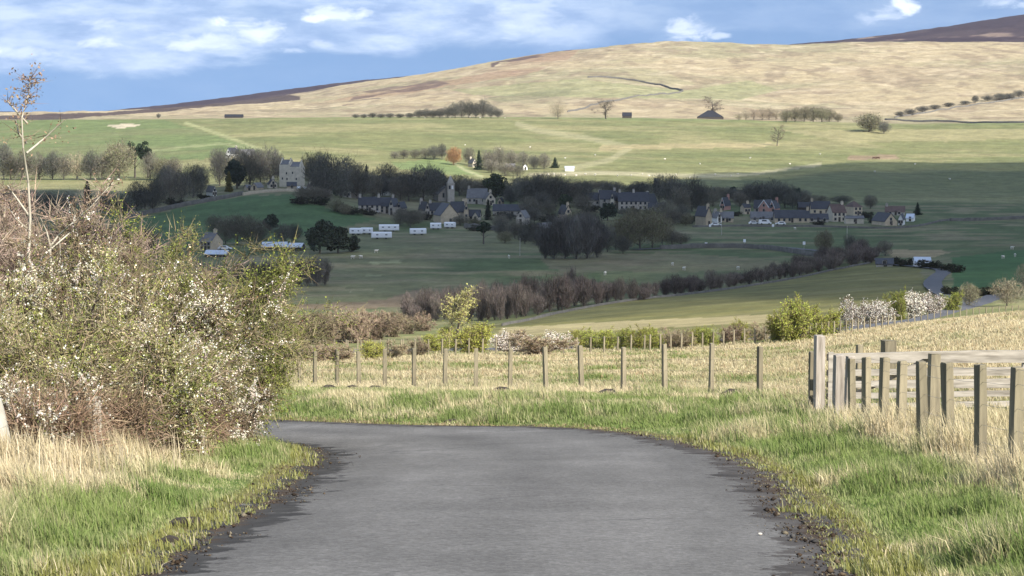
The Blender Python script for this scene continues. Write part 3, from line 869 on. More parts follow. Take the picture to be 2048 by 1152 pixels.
proto('dark', p_dome, 5, 14, 6.2, (.108, .106, .088), n=5200, w=.12)
proto('brown', p_dome, 5, 14, 6.0, (.152, .140, .108), n=5000)
proto('purple', p_dome, 5, 13, 4.6, (.112, .106, .096), n=4800, L=1.6, vert=1.0, upright=.9, shape=.8, lobe=.9)
proto('alder', p_dome, 6, 9, 2.7, (.148, .122, .104), n=2100, L=1.3, w=.075, vert=1.2, upright=1.0, shape=.7, lobe=1.1)
proto('pale', p_dome, 3, 14, 6.4, (.30, .25, .175), n=3600)
proto('olive', p_dome, 4, 13, 5.6, (.165, .15, .10), n=3800, leaf=(.155, .155, .08), nleaf=1200, lsize=.24)
proto('orange', p_dome, 1, 10, 4.4, (.34, .20, .10), n=3600, leaf=(.36, .21, .10), nleaf=700)
proto('thin', p_bare, 2, 9, 3.6, (.12, .10, .075), per=4, L=.9, w=.07)
proto('ever', p_ever, 4, 12, 5.0, (.040, .052, .036), n=4600, size=.5)
proto('ivy', p_ever, 3, 13, 5.6, (.055, .068, .038), n=4200, size=.48)
proto('pine', p_ever, 2, 12, 3.6, (.028, .042, .024), n=1500, lobes=13, clear=.32, size=.36)
proto('conifer', p_conifer, 2, 12, 3.0, (.026, .038, .024))
proto('goldcone', p_conifer, 1, 10, 2.0, (.15, .14, .035), power=.45)
proto('column', p_conifer, 2, 11, 2.0, (.022, .032, .022), power=.42, base=.02)
proto('young', p_bare, 2, 9, 3.4, (.30, .26, .15), per=6, L=.7, w=.06, leaf=(.36, .34, .12), nleaf=2600, lsize=.11, clear=.04, upright=1.3)
proto('hawthorn', p_shrub, 4, 3.0, 1.7, (.19, .16, .08), (.275, .295, .062), nleaf=12000, lsize=.058, per=5)
proto('blossom', p_shrub, 3, 3.2, 1.7, (.13, .10, .08), (.84, .78, .68), nleaf=11000, per=4, lsize=.06, mix2=(.26, .20, .13), frac2=.32)
proto('scrub', p_shrub, 4, 3.0, 1.7, (.26, .20, .14), (.22, .20, .10), nleaf=1500, lsize=.075, per=12)
proto('darkbush', p_shrub, 3, 3.0, 2.0, (.05, .042, .035), (.038, .045, .025), nleaf=2600, lsize=.14)

PART = {'hawthorn': ('stems', 'foliage'), 'blossom': ('stems', 'blossom'), 'scrub': ('stems', 'twigs'), 'darkbush': ('stems', 'foliage')}
TR = random.Random(5)


def plant(kind, name, label, cat, loc, h, w, group=None, i=None):
    ps = PROTO[kind]; tm, cm, H, Wd = ps[TR.randrange(len(ps)) if i is None else i % len(ps)]
    o = thing(name, label, cat, loc, TR.random() * 6.283, group)
    a, b = PART.get(kind, ('trunk', 'crown'))
    link(a, tm, o); link(b, cm, o)
    o.scale = (w / Wd, w / Wd, h / H)
    return o


def T(kind, px, pyb, hp, wp, label, group=None, name=None, cat=None, ymin=0, Y=None, k=1.0, sink=0.1):
    g = atY(px, Y) if Y else at(px, pyb, ymin)
    mpp = g.y / F
    shr = kind in PART
    name = name or ('hawthorn_bush' if kind == 'hawthorn' else 'blossom_bush' if kind == 'blossom' else 'scrub_bush' if shr else 'conifer_tree' if kind in ('conifer', 'goldcone', 'column', 'pine') else 'evergreen_tree' if kind in ('ever', 'ivy') else 'bare_tree')
    cat = cat or ('bush' if shr else 'tree')
    g.z -= sink
    return plant(kind, name, label, cat, g, hp * mpp * k, wp * mpp * 1.08, group)


# ---- trees, group by group: (kind, column, foot row, height, width) in photo pixels, label
def many(rows, label, group, **kw):
    for r in rows:
        if r[0] in ('dark', 'brown', 'olive', 'purple') and r[2] > 342: r = (r[0], r[1], r[2], r[3] * 1.15, r[4] * 1.20) + tuple(r[5:])
        T(r[0], *r[1:5], r[5] if len(r) > 5 else label, None if len(r) > 5 else group, **kw)


many([('dark', 8, 360, 70, 36), ('brown', 45, 360, 52, 42), ('brown', 78, 359, 50, 44), ('dark', 105, 360, 54, 36), ('brown', 128, 360, 48, 34), ('dark', 182, 360, 54, 34), ('brown', 205, 360, 50, 34), ('brown', 300, 360, 52, 34), ('olive', 325, 360, 42, 34), ('brown', 348, 362, 44, 32), ('olive', 22, 360, 48, 34),
      ('pale', 154, 360, 58, 58, 'large pale fawn bare tree with round crown in the top-left field row'),
      ('olive', 238, 360, 72, 60, 'broad tall olive-grey tree at the right of the top-left field row'),
      ('pine', 270, 356, 80, 36, 'tall dark pine rising behind the olive-grey tree of the field row'),
      ('pine', 296, 356, 74, 34, 'second dark pine with split top at the end of the field row')],
     'grey-brown bare tree in the long row at the top-left field edge', 'bare trees along the top-left field edge')
many([('column', 175, 420, 58, 24, 'narrow dark columnar conifer standing alone by the left hedgerow'),
      ('brown', 20, 425, 45, 50), ('brown', 60, 425, 42, 46), ('dark', 100, 428, 40, 44), ('brown', 135, 428, 42, 44), ('brown', 215, 428, 40, 40), ('brown', 0, 430, 40, 46),
      ('dark', 245, 430, 38, 44)],
     'brown bare tree in the belt left of the green knoll field', 'bare trees left of the green knoll')
many([('dark', 275, 425, 58, 40), ('dark', 305, 425, 62, 44), ('olive', 318, 408, 55, 30), ('brown', 340, 408, 66, 44), ('dark', 362, 405, 60, 40), ('dark', 385, 396, 62, 46), ('brown', 402, 392, 58, 36),
      ('dark', 330, 395, 60, 40), ('brown', 290, 418, 36, 44)],
     'dark bare tree behind the lane left of the white gabled house', 'dark trees left of the white gabled house')
many([('goldcone', 458, 384, 42, 17, 'slim yellow-green conifer right beside the white gabled house'),
      ('dark', 440, 372, 70, 40), ('ever', 474, 378, 62, 44, 'dense dark evergreen behind the yellow-green conifer'), ('dark', 498, 374, 72, 56), ('brown', 520, 372, 62, 36), ('dark', 541, 368, 68, 46),
      ('dark', 556, 360, 52, 26), ('dark', 478, 345, 44, 40), ('olive', 438, 340, 40, 34), ('dark', 515, 340, 44, 36), ('olive', 470, 350, 34, 34)],
     'dark bare tree between the white gabled house and the tower house', 'bare trees left of the tower house')
many([('olive', 620, 372, 62, 42), ('olive', 640, 372, 64, 40), ('dark', 654, 395, 80, 74, 'big dome-crowned dark tree right of the tower house'), ('dark', 690, 390, 70, 60), ('brown', 715, 398, 66, 46), ('dark', 640, 398, 52, 40),
      ('ivy', 672, 392, 38, 20, 'ivy-clad dark trunk in front of the dome-crowned trees'), ('dark', 725, 398, 50, 40), ('brown', 745, 398, 52, 36),
      ('conifer', 733, 384, 56, 24, 'dark pointed conifer right of the dome-crowned trees'), ('dark', 774, 384, 52, 50), ('dark', 795, 384, 36, 36),
      ('brown', 606, 404, 30, 34), ('brown', 628, 405, 30, 36), ('brown', 650, 406, 28, 32)],
     'dark bare tree in the wood between the tower house and the long slate-roofed house', 'bare trees right of the tower house')
many([('dark', 818, 402, 58, 52), ('dark', 846, 402, 66, 68, 'largest dark round tree just left of the church bell tower'), ('dark', 875, 400, 56, 50), ('brown', 800, 402, 44, 40), ('brown', 918, 392, 40, 40), ('brown', 940, 396, 38, 40), ('brown', 862, 380, 44, 40)],
     'dark bare tree near the church', 'bare trees near the church')
many([('ivy', 988, 398, 56, 58, 'broad dark green ivy-covered tree right of the church')] +
     [('dark', 1022, 410, 34, 32), ('dark', 1048, 414, 56, 44), ('dark', 1070, 414, 60, 48), ('brown', 1092, 414, 64, 50), ('dark', 1112, 414, 60, 50), ('brown', 1138, 412, 52, 46), ('dark', 1160, 412, 48, 44), ('brown', 1182, 384, 22, 36), ('brown', 1205, 382, 20, 36), ('dark', 1085, 430, 44, 44), ('brown', 1060, 436, 42, 40), ('brown', 1095, 440, 36, 36), ('brown', 1165, 425, 34, 40),
      ('ivy', 1131, 420, 34, 34, 'small round dark green tree behind the ochre gable'),
      ('ever', 1215, 442, 38, 34, 'dense black-green evergreen in front of the slate-roofed row'),
      ('brown', 1180, 448, 26, 34), ('olive', 1155, 450, 28, 34)],
     'dark bare tree in the wood at the middle of the village', 'bare trees in the middle of the village')
many([('dark', 1278, 386, 22, 36), ('ever', 1314, 395, 40, 16, 'thin dark spire-topped tree over the bare trees by the slate row'), ('dark', 1318, 404, 50, 44), ('dark', 1342, 408, 54, 40), ('dark', 1385, 424, 64, 46), ('brown', 1362, 430, 54, 40), ('brown', 1330, 440, 38, 40), ('dark', 1365, 448, 36, 30), ('dark', 1400, 424, 50, 36), ('brown', 1345, 452, 32, 36)],
     'tall dark bare tree between the slate-roofed row and the ochre cottage', 'bare trees left of the ochre cottage')
many([('ever', 1464, 398, 26, 20, 'small dark evergreen poking above the pink gabled house'), ('dark', 1492, 412, 40, 36), ('dark', 1518, 412, 46, 40), ('dark', 1545, 414, 50, 46), ('dark', 1570, 416, 46, 42), ('ever', 1595, 415, 42, 16, 'narrow dark evergreen at the right end of the trees behind the terrace'), ('brown', 1480, 414, 30, 30), ('dark', 1585, 418, 34, 32), ('brown', 1615, 416, 24, 34), ('brown', 1740, 418, 26, 26), ('brown', 1425, 414, 34, 30),
      ('conifer', 1835, 430, 26, 20, 'small dark conifer at the right edge of the village')],
     'dark bare tree behind the terrace at the right of the village', 'bare trees behind the terrace')
many([('brown', 790, 318, 16, 22), ('brown', 808, 318, 20, 24), ('brown', 830, 318, 20, 26), ('brown', 850, 318, 24, 28), ('dark', 868, 320, 30, 28), ('dark', 884, 320, 34, 22), ('brown', 938, 330, 38, 26), ('brown', 976, 340, 42, 40), ('brown', 998, 340, 50, 36), ('brown', 1022, 338, 40, 34), ('brown', 1046, 336, 34, 34), ('dark', 1068, 338, 30, 26), ('brown', 1088, 338, 34, 30), ('brown', 982, 346, 26, 34), ('brown', 1010, 352, 26, 34), ('brown', 1035, 352, 22, 28),
      ('orange', 907, 330, 38, 34, 'rusty orange-twigged tree above the hillock'),
      ('conifer', 958, 340, 40, 24, 'dark pointed conifer beside the white house above the hillock'),
      ('conifer', 1110, 336, 22, 20, 'small dark cone-shaped tree at the right end of the upper farm trees')],
     'grey-brown bare tree around the upper farm above the hillock', 'bare trees around the upper farm')
many([('column', 976, 440, 42, 16, 'dark columnar conifer before the long dark roof in mid village'), ('pine', 967, 488, 50, 34, 'flat-topped dark pine standing on the meadow before the village'),
      ('dark', 1004, 474, 32, 34), ('brown', 1030, 478, 38, 34), ('dark', 1058, 480, 38, 36), ('brown', 1000, 456, 26, 34), ('brown', 920, 452, 20, 34), ('dark', 1075, 480, 34, 30), ('brown', 800, 452, 32, 30), ('brown', 822, 456, 34, 30), ('brown', 838, 448, 28, 28)],
     'brown bare tree along the garden edge below the church', 'garden trees below the church')
many([('purple', 1090, 517, 62, 36), ('purple', 1108, 518, 74, 40), ('purple', 1130, 518, 80, 46), ('purple', 1152, 518, 82, 48), ('purple', 1174, 517, 80, 46), ('purple', 1194, 515, 78, 42), ('purple', 1120, 505, 72, 42), ('purple', 1165, 504, 74, 46)],
     'tall purplish bare tree in the clump on the meadow edge below the village', 'purplish trees below the village')
many([('olive', 1232, 500, 56, 40), ('olive', 1256, 500, 74, 50), ('olive', 1280, 498, 80, 54), ('olive', 1304, 496, 76, 50), ('olive', 1324, 492, 60, 40), ('dark', 1215, 504, 50, 34), ('dark', 1246, 508, 34, 30), ('brown', 1345, 492, 30, 36), ('brown', 1362, 490, 22, 36)],
     'olive-grey budding tree in the clump right of the purplish trees', 'olive trees below the village')
many([('ever', 640, 508, 72, 60, 'huge black-green round evergreen right of the metal-roofed barn'), ('ever', 676, 507, 60, 54, 'second black-green evergreen joined to the huge round one'), ('ever', 704, 504, 36, 36, 'low spreading black-green evergreen at the right of the huge round one'),
      ('brown', 452, 488, 52, 36), ('brown', 474, 490, 58, 44), ('brown', 500, 490, 56, 44), ('brown', 522, 488, 46, 34), ('dark', 566, 486, 36, 34), ('dark', 588, 484, 34, 30), ('brown', 430, 470, 38, 36), ('dark', 250, 510, 50, 50), ('dark', 290, 505, 46, 50), ('dark', 205, 520, 56, 50),
      ('ever', 540, 464, 38, 32, 'compact dark evergreen on the knoll slope above the barns')],
     'brown bare tree between the farmhouse and the metal-roofed barn', 'bare trees by the left farm')
many([('purple', 528, 572, 46, 30), ('purple', 545, 572, 48, 28), ('purple', 562, 573, 50, 30), ('purple', 580, 573, 48, 28), ('purple', 598, 573, 52, 30), ('purple', 616, 573, 54, 30), ('purple', 634, 573, 56, 32), ('purple', 650, 571, 50, 26), ('purple', 505, 572, 44, 30), ('purple', 480, 572, 42, 30)],
     'thin dark bare tree in the copse below the barns', 'copse below the barns')
# the line of alders along the stream
R2 = random.Random(11)
n_al = 0
for k in range(84):
    t = (k + R2.random() * .9) / 84
    x = 812 + (1752 - 812) * t
    yb = np.interp(x, [800, 1000, 1160, 1280, 1450, 1600, 1745], [640, 641, 612, 598, 576, 551, 523])
    h_ = np.interp(x, [820, 900, 1000, 1140, 1200, 1300, 1450, 1600, 1700, 1750], [52, 66, 74, 74, 50, 42, 36, 38, 46, 40])
    for row in range(2 if x < 1260 or x > 1590 else 1):
        T('alder', x + R2.uniform(-9, 9), yb - row * R2.uniform(6, 13) - R2.uniform(-2, 2), (h_ - row * 5) * R2.uniform(.62, 1.18), R2.uniform(22, 42),
          'reddish-brown leafless alder in the long line along the valley stream', 'alders along the valley stream', 'alder_tree', ymin=330)
many([('olive', 1648, 508, 46, 34, 'rounded grey-green tree beside the low road bend'), ('dark', 1700, 508, 36, 26, 'dark bare tree left of the grey farm building'), ('brown', 1722, 512, 34, 28, 'brown bare tree touching the grey farm building'), ('brown', 1770, 512, 30, 28, 'brown bare tree behind the grey farm building'),
      ('olive', 1938, 612, 44, 38, 'grey-green round tree past the end of the blossom hedge'), ('pale', 2014, 612, 62, 70, 'wide pale fawn bare tree at the right edge beside the dark green field'), ('pale', 2060, 590, 70, 60, 'pale bare tree cut off by the right edge of the photo')], '', None, ymin=300)
for x, y, w in [(1796, 530, 30), (1815, 532, 30), (1850, 536, 34), (1872, 538, 36), (1895, 542, 36), (1915, 545, 30)]:
    T('darkbush', x, y, 16, w, 'dark hedge bush around the white-roofed shed', 'dark bushes around the white-roofed shed', 'hedge_bush', ymin=380)
for x, y in [(1900, 590), (1915, 596), (1968, 592), (1985, 590)]:
    T('darkbush', x, y, 20, 34, 'dark bush below the dark green field by the road bend', 'dark bushes by the road bend', 'hedge_bush', ymin=330)
many([('pale', 1116, 238, 36, 34, 'left of two lone round trees on the plateau skyline edge'), ('thin', 1212, 238, 34, 34, 'right of two lone round trees on the plateau skyline edge'), ('thin', 1425, 234, 36, 40, 'airy bare tree behind the dark-roofed hill barn'), ('thin', 1554, 292, 36, 24, 'solitary thin tree in the middle of the pale upper pasture'),
      ('olive', 1738, 264, 42, 58, 'broad dark round tree at the right of the plateau edge'), ('dark', 1768, 268, 26, 28, 'small dark tree against the broad round one on the plateau edge'), ('olive', 1742, 262, 34, 44, 'shorter crown merged with the broad round plateau tree')], '', None, ymin=1100)
for x, h_, w in [(1478, 14, 22), (1492, 22, 24), (1508, 24, 26), (1524, 26, 26), (1538, 26, 26), (1552, 22, 24)]:
    T('pale', x, 240, h_, w, 'fawn bare tree in the airy clump right of the hill barn', 'airy trees right of the hill barn', ymin=1700)
for x, h_, w in [(1572, 26, 30), (1590, 30, 32), (1608, 32, 34), (1626, 33, 34), (1644, 32, 34), (1658, 28, 28), (1676, 18, 22)]:
    T('olive', x, 244, h_, w, 'grey-green tree in the thick plateau clump left of the broad round tree', 'thick clump on the plateau', ymin=1700)
for k, (x, h_, w) in enumerate([(712, 8, 18), (728, 9, 20), (745, 11, 20), (762, 9, 22), (780, 10, 22), (800, 9, 22), (820, 11, 22), (838, 18, 24), (852, 20, 24), (866, 18, 24), (880, 20, 26), (896, 24, 26), (910, 32, 28), (924, 36, 28), (938, 36, 28), (952, 32, 26), (966, 40, 26), (982, 28, 26), (996, 20, 24)]):
    T('dark', x, 236, h_, w, 'small dark tree in the moorland shelter wood on the plateau' if k < 7 else 'dark tree in the taller right half of the plateau shelter wood', 'low left end of the shelter wood' if k < 7 else 'shelter wood on the plateau', ymin=1900)
for x, y, h_, w in [(1800, 234, 12, 24), (1820, 231, 14, 28), (1845, 225, 14, 30), (1870, 219, 10, 26), (1898, 214, 9, 26), (1930, 209, 8, 24), (1950, 207, 16, 16), (1975, 203, 12, 26), (2000, 201, 14, 30), (2018, 199, 14, 28), (2038, 196, 16, 28)]:
    T('dark', x, y, h_, w, 'dark scrubby tree on the slanting hill wall at the right', 'trees along the slanting hill wall', ymin=2050)
T('dark', 317, 237, 10, 10, 'tiny lone tree on the left skyline below the moor', ymin=1900)

# ---- the hedges and bushes just below the rough field
many([('hawthorn', 946, 706, 64, 90, 'big round yellow-green bush behind the roadside fence'), ('hawthorn', 900, 700, 48, 60, 'yellow-green bush left of the big round one'), ('young', 914, 700, 112, 80, 'tall yellowish young tree with spiky top above the round bushes'),
      ('hawthorn', 870, 705, 40, 56, 'low green bush at the left of the round bushes'), ('scrub', 1076, 712, 56, 96, 'wide brown leafless thorn bush behind the fence'), ('blossom', 1020, 704, 44, 70, 'pale blossoming bush left of the wide thorn bush'), ('blossom', 1112, 700, 42, 44, 'small white-flowered bush right of the wide thorn bush')], '', None, ymin=130)
for x in (1160, 1190, 1220, 1250, 1280, 1310):
    T('hawthorn', x, 698, R2.uniform(40, 48), 48, 'bright yellow-green hawthorn in the trimmed hedge right of the thorn bush', 'bright green hedge beyond the fence', ymin=160)
for x in (1340, 1366):
    T('scrub', x, 696, 42, 48, 'olive-brown bush between the two bright parts of the hedge', 'brown bushes in the hedge', ymin=160)
for x in (1392, 1420):
    T('hawthorn', x, 692, 40, 46, 'short green hawthorn near the right end of the trimmed hedge', 'right end of the trimmed hedge', ymin=160)
many([('scrub', 1455, 688, 44, 50, 'grey-brown twiggy bush right of the trimmed hedge'), ('hawthorn', 1482, 684, 46, 44, 'small green bush beside the grey-brown twiggy one'), ('scrub', 1516, 684, 44, 40, 'dark twiggy bush before the tall yellow-green bush'),
      ('hawthorn', 1590, 682, 88, 84, 'tall yellow-green bush left of the white blossom'), ('hawthorn', 1645, 672, 66, 66, 'olive-green bush between the tall bush and the white blossom'), ('hawthorn', 1556, 684, 60, 50, 'lower yellow-green bush at the foot of the tall one')], '', None, ymin=160)
many([('blossom', 1702, 658, 66, 46, 'brightest white blackthorn bush with a pointed top by the low road'), ('blossom', 1735, 652, 50, 48, 'white blossom bush second from the pointed one'), ('blossom', 1768, 646, 46, 48, 'cream blossom bush left of the yellow-green bush'),
      ('hawthorn', 1797, 640, 58, 44, 'rounded yellow-green bush standing between two blossom bushes'), ('blossom', 1830, 636, 54, 46, 'pinkish blossom bush right of the rounded green bush'), ('blossom', 1865, 630, 46, 44, 'last blossom bush before the road bend'),
      ('hawthorn', 1906, 622, 38, 44, 'small yellow-green bush at the right end of the blossom hedge')], '', None, ymin=170)
for x, y, h_, w, kd in [(600, 690, 66, 60, 'scrub'), (640, 688, 72, 64, 'scrub'), (680, 686, 74, 60, 'scrub'), (715, 686, 62, 54, 'scrub'), (750, 680, 54, 54, 'scrub'), (785, 674, 46, 50, 'scrub'), (815, 668, 42, 46, 'scrub'), (570, 694, 64, 56, 'scrub'), (845, 662, 36, 44, 'scrub'), (620, 664, 40, 50, 'scrub'), (700, 656, 38, 50, 'scrub'), (760, 654, 36, 48, 'scrub'), (655, 664, 44, 50, 'scrub'), (730, 664, 44, 50, 'scrub'), (800, 650, 30, 44, 'scrub')]:
    T(kd, x, y, h_, w, 'fawn leafless willow bush in the scrub left of the round green bushes', 'willow scrub in the meadow', ymin=240)
T('hawthorn', 560, 632, 28, 56, 'small spreading bush with a dark middle on the meadow at left', ymin=240)
for x, y, h_, w in [(620, 724, 46, 60), (680, 722, 36, 60), (740, 720, 40, 56), (790, 716, 40, 50), (835, 712, 38, 44), (655, 722, 34, 44)]:
    T('scrub' if x != 740 else 'hawthorn', x, y, h_, w, 'low grey-green hedge bush behind the left fence posts' if x != 740 else 'green-leaved bush amid the low grey hedge behind the left posts', 'low hedge behind the left fence posts' if x != 740 else None, 'hedge_bush', ymin=130)

for x, y, w, h_ in [(700, 428, 40, 16), (735, 430, 34, 12), (680, 424, 30, 20), (820, 436, 30, 14), (848, 440, 34, 14), (1010, 440, 40, 16), (1100, 446, 40, 18), (1150, 440, 44, 18), (1180, 424, 40, 14), (1260, 428, 44, 12), (1305, 432, 40, 14), (1340, 440, 40, 18), (1375, 448, 34, 18), (600, 408, 40, 16), (640, 410, 44, 16), (410, 400, 30, 12), (350, 412, 40, 16), (1470, 432, 24, 10), (1640, 450, 26, 9), (1735, 436, 24, 14), (1745, 446, 20, 12), (960, 462, 40, 14), (1040, 470, 44, 14)]:
    T('darkbush', x, y, h_, w, 'dark garden bush among the village houses', 'garden bushes in the village', 'garden_bush', ymin=450)

RB = random.Random(77)
for x, y, h0, h1 in [(685, 396, 40, 52), (702, 394, 40, 50), (752, 394, 34, 46), (770, 392, 34, 46), (790, 394, 34, 46), (812, 392, 40, 52), (832, 392, 44, 54), (868, 390, 40, 50), (888, 386, 30, 40), (925, 390, 32, 42), (948, 390, 30, 40), (962, 392, 34, 44), (1010, 398, 32, 40), (1030, 402, 40, 52), (1050, 402, 44, 56), (1080, 402, 44, 56), (1105, 402, 44, 54), (1128, 402, 38, 48), (1150, 398, 30, 40), (1172, 390, 24, 32), (1215, 388, 20, 28), (1240, 388, 20, 28), (1262, 390, 20, 30), (1290, 392, 26, 36), (1345, 410, 50, 60), (1365, 412, 50, 60), (1410, 410, 34, 44), (1432, 402, 26, 34), (1452, 402, 24, 30), (1475, 404, 26, 34), (1505, 404, 34, 42), (1530, 404, 38, 44), (1558, 406, 36, 44), (1580, 408, 32, 40), (1605, 408, 24, 32), (1640, 408, 18, 24), (1680, 408, 16, 22)]:
    T(RB.choice(['dark', 'dark', 'brown']), x + RB.uniform(-5, 5), y, RB.uniform(h0, h1), RB.uniform(34, 50), 'dark bare tree in the continuous belt behind the village roofs', 'tree belt behind the village roofs', ymin=700)
for x, y, h_, w in [(672, 424, 30, 34), (690, 430, 24, 30), (806, 440, 26, 30), (830, 444, 24, 30), (948, 456, 22, 30), (1015, 446, 26, 34), (1068, 446, 34, 36), (1105, 458, 30, 36), (1145, 450, 24, 34), (1180, 452, 24, 34), (1250, 432, 18, 34), (1340, 446, 30, 36), (1372, 452, 28, 30), (1010, 486, 26, 34), (1050, 488, 30, 36), (1072, 492, 34, 34)]:
    T(RB.choice(['brown', 'olive', 'dark']), x, y, h_, w, 'low bare garden tree between the village houses', 'garden trees between the houses', ymin=500)
# ------------------------------------------------------------------ buildings of the village
WIN_CACHE = {}
M['pale_glass'] = simple('grey_pane', (.30, .31, .32), (.22, .23, .24), 1, .2)


def win_mesh(w, h):
    k = (round(w, 1), round(h, 1))
    if k not in WIN_CACHE:
        f = MB(); t = .12
        f.box(-w / 2 - t, w / 2 + t, -.07, .02, -h / 2 - t, -h / 2); f.box(-w / 2 - t, w / 2 + t, -.07, .02, h / 2, h / 2 + t)
        f.box(-w / 2 - t, -w / 2, -.07, .02, -h / 2, h / 2); f.box(w / 2, w / 2 + t, -.07, .02, -h / 2, h / 2)
        g = MB().box(-w / 2, w / 2, -.045, .01, -h / 2, h / 2); g.box(-.03, .03, -.06, -.045, -h / 2, h / 2)
        WIN_CACHE[k] = (f.build('window_frame', M['frame']), g.build('window_pane', M['glass']))
    return WIN_CACHE[k]


DOOR = None


def house(x0, x1, ytop, ybase, facing, label, wall='stone_tan', roof='slate', depth=7.0, yaw=0, eave=.55, name='stone_cottage', cat='house', chim=(1,), floors=1, nwin=2, door=True, skew=None, barge=False, lean=None, ymin=250, Y=None, hip=False):
    """facing 'side': the long roof slope faces the lane; 'gable': the gable end does."""
    global DOOR
    px = (x0 + x1) / 2
    g = atY(px, Y) if Y else at(px, ybase, ymin)
    mpp = g.y / F
    Wm = (x1 - x0) * mpp; Hm = (ybase - ytop) * mpp
    yr = math.radians(yaw)
    ca, sa = abs(math.cos(yr)), abs(math.sin(yr))
    if Wm > depth * sa * 1.2: Wl = (Wm - depth * sa) / max(ca, .2)
    else: Wl = Wm
    Wl = max(Wl, 2.0)
    he = Hm * eave; hr = Hm - he
    o = thing(name, label, cat, (g.x, g.y, g.z), yr)
    b = MB(); dp = depth; ov = .25; th = .18
    r = MB()
    if facing == 'side':
        x = Wl / 2; y = dp / 2
        b.prism([(-y, -1.5), (y, -1.5), (y, he), (0, he + hr - .15), (-y, he)], -x, x)
        b.v = [(p[1], p[0], p[2]) for p in b.v]
        b.f = [f[::-1] for f in b.f]
        if hip:
            r.add([(-x - ov, -y - ov, he), (x + ov, -y - ov, he), (x + ov, y + ov, he), (-x - ov, y + ov, he), (-x * .2, 0, he + hr), (x * .2, 0, he + hr)],
                  [(0, 1, 5, 4), (1, 2, 5), (2, 3, 4, 5), (3, 0, 4), (3, 2, 1, 0)])
            b = MB().box(-x, x, -y, y, -1.5, he - .02)
        else:
            s = hr / y
            for sg in (-1, 1):
                V = [(-x - ov, sg * (y + ov), he - ov * s), (x + ov, sg * (y + ov), he - ov * s), (x + ov, 0, he + hr), (-x - ov, 0, he + hr)]
                V += [(p[0], p[1], p[2] + th) for p in V]
                Fc = [(0, 1, 2, 3), (7, 6, 5, 4), (0, 4, 5, 1), (1, 5, 6, 2), (2, 6, 7, 3), (3, 7, 4, 0)]
                r.add(V, [f[::-1] for f in Fc] if sg < 0 else Fc)
        front = -y; halfw = x; gable = False
    else:
        x = Wl / 2; y = dp / 2
        b.prism([(-x, -1.5), (x, -1.5), (x, he), (0, he + hr - .15), (-x, he)], -y, y)
        s = hr / x
        for sg in (-1, 1):
            V = [(sg * (x + ov), -y - ov, he - ov * s), (sg * (x + ov), y + ov, he - ov * s), (0, y + ov, he + hr), (0, -y - ov, he + hr)]
            V += [(p[0], p[1], p[2] + th) for p in V]
            Fc = [(0, 1, 2, 3), (7, 6, 5, 4), (0, 4, 5, 1), (1, 5, 6, 2), (2, 6, 7, 3), (3, 7, 4, 0)]
            r.add(V, [f[::-1] for f in Fc] if sg > 0 else Fc)
        front = -y; halfw = x; gable = True
    link('wall', b.build('wall', M[wall]), o)
    ro = link('roof', r.build('roof', M[roof]), o)
    for c in chim:
        cb = MB(); cw = .55
        if gable: cx, cy = 0, c * (dp / 2 - .6)
        else: cx, cy = c * (Wl / 2 - .6), 0
        cb.box(cx - cw, cx + cw, cy - .4, cy + .4, he + hr * .6, he + hr + 1.1)
        cb.box(cx - cw - .08, cx + cw + .08, cy - .48, cy + .48, he + hr + 1.1, he + hr + 1.25)
        for q in (-.25, .25): cb.tube([(cx + q, cy, he + hr + 1.25), (cx + q, cy, he + hr + 1.7)], [.12, .10], 6)
        link('chimney', cb.build('chimney', M[wall if wall != 'white_wall' else 'stone_grey']), ro)
    if barge:
        bm_ = MB()
        for sg in (-1, 1):
            x = halfw; y = dp / 2 + ov; s = hr / x
            z0 = he - ov * s
            V = [(sg * (x + ov), -y - .06, z0 - .1), (0, -y - .06, he + hr - .1), (0, -y - .06, he + hr + .28), (sg * (x + ov), -y - .06, z0 + .28)]
            V += [(p[0], p[1] + .05, p[2]) for p in V]
            Fc = [(0, 1, 2, 3), (7, 6, 5, 4), (0, 4, 5, 1), (1, 5, 6, 2), (2, 6, 7, 3), (3, 7, 4, 0)]
            bm_.add(V, Fc if sg > 0 else [f[::-1] for f in Fc])
        link('bargeboard', bm_.build('bargeboard', M['white_trim']), o)
    wf, wp = win_mesh(.95, 1.15)
    fl = [he * (i + .58) / floors for i in range(floors)]
    if nwin:
        for fi, zf in enumerate(fl):
            for i in range(nwin):
                xx = (-1 + 2 * (i + .5) / nwin) * halfw * .92
                if door and fi == 0 and i == nwin // 2 and nwin > 2: continue
                w_ = link('window', wf, o, (xx, front - .01, max(zf, 1.2)))
                link('pane', wp, w_)
        if gable and hr > 2.2:
            w_ = link('window', wf, o, (0, front - .01, he + hr * .28)); link('pane', wp, w_)
    if door:
        if DOOR is None: DOOR = MB().box(-.5, .5, -.06, .02, 0, 2.05).build('door', M['dark_wood'])
        xx = 0 if nwin > 2 else halfw * .1
        link('door', DOOR, o, (xx, front - .012, .05))
    return o


H = house
H(412, 434, 373, 392, 'gable', 'white gabled house with a glazed end beside the slim yellow-green conifer', 'white_wall', 'slate_grey', 9, 28, .5, 'white_house', chim=(), nwin=2)
H(453, 479, 296, 318, 'gable', 'white house gable showing over the trees at the top left of the village', 'white_wall', 'slate', 10, -30, .5, 'white_house', chim=(.8,))
H(480, 510, 299, 318, 'side', 'long grey-roofed house behind the white gable above the trees', 'stone_grey', 'slate_grey', 7, 8, .45, 'stone_house', chim=())
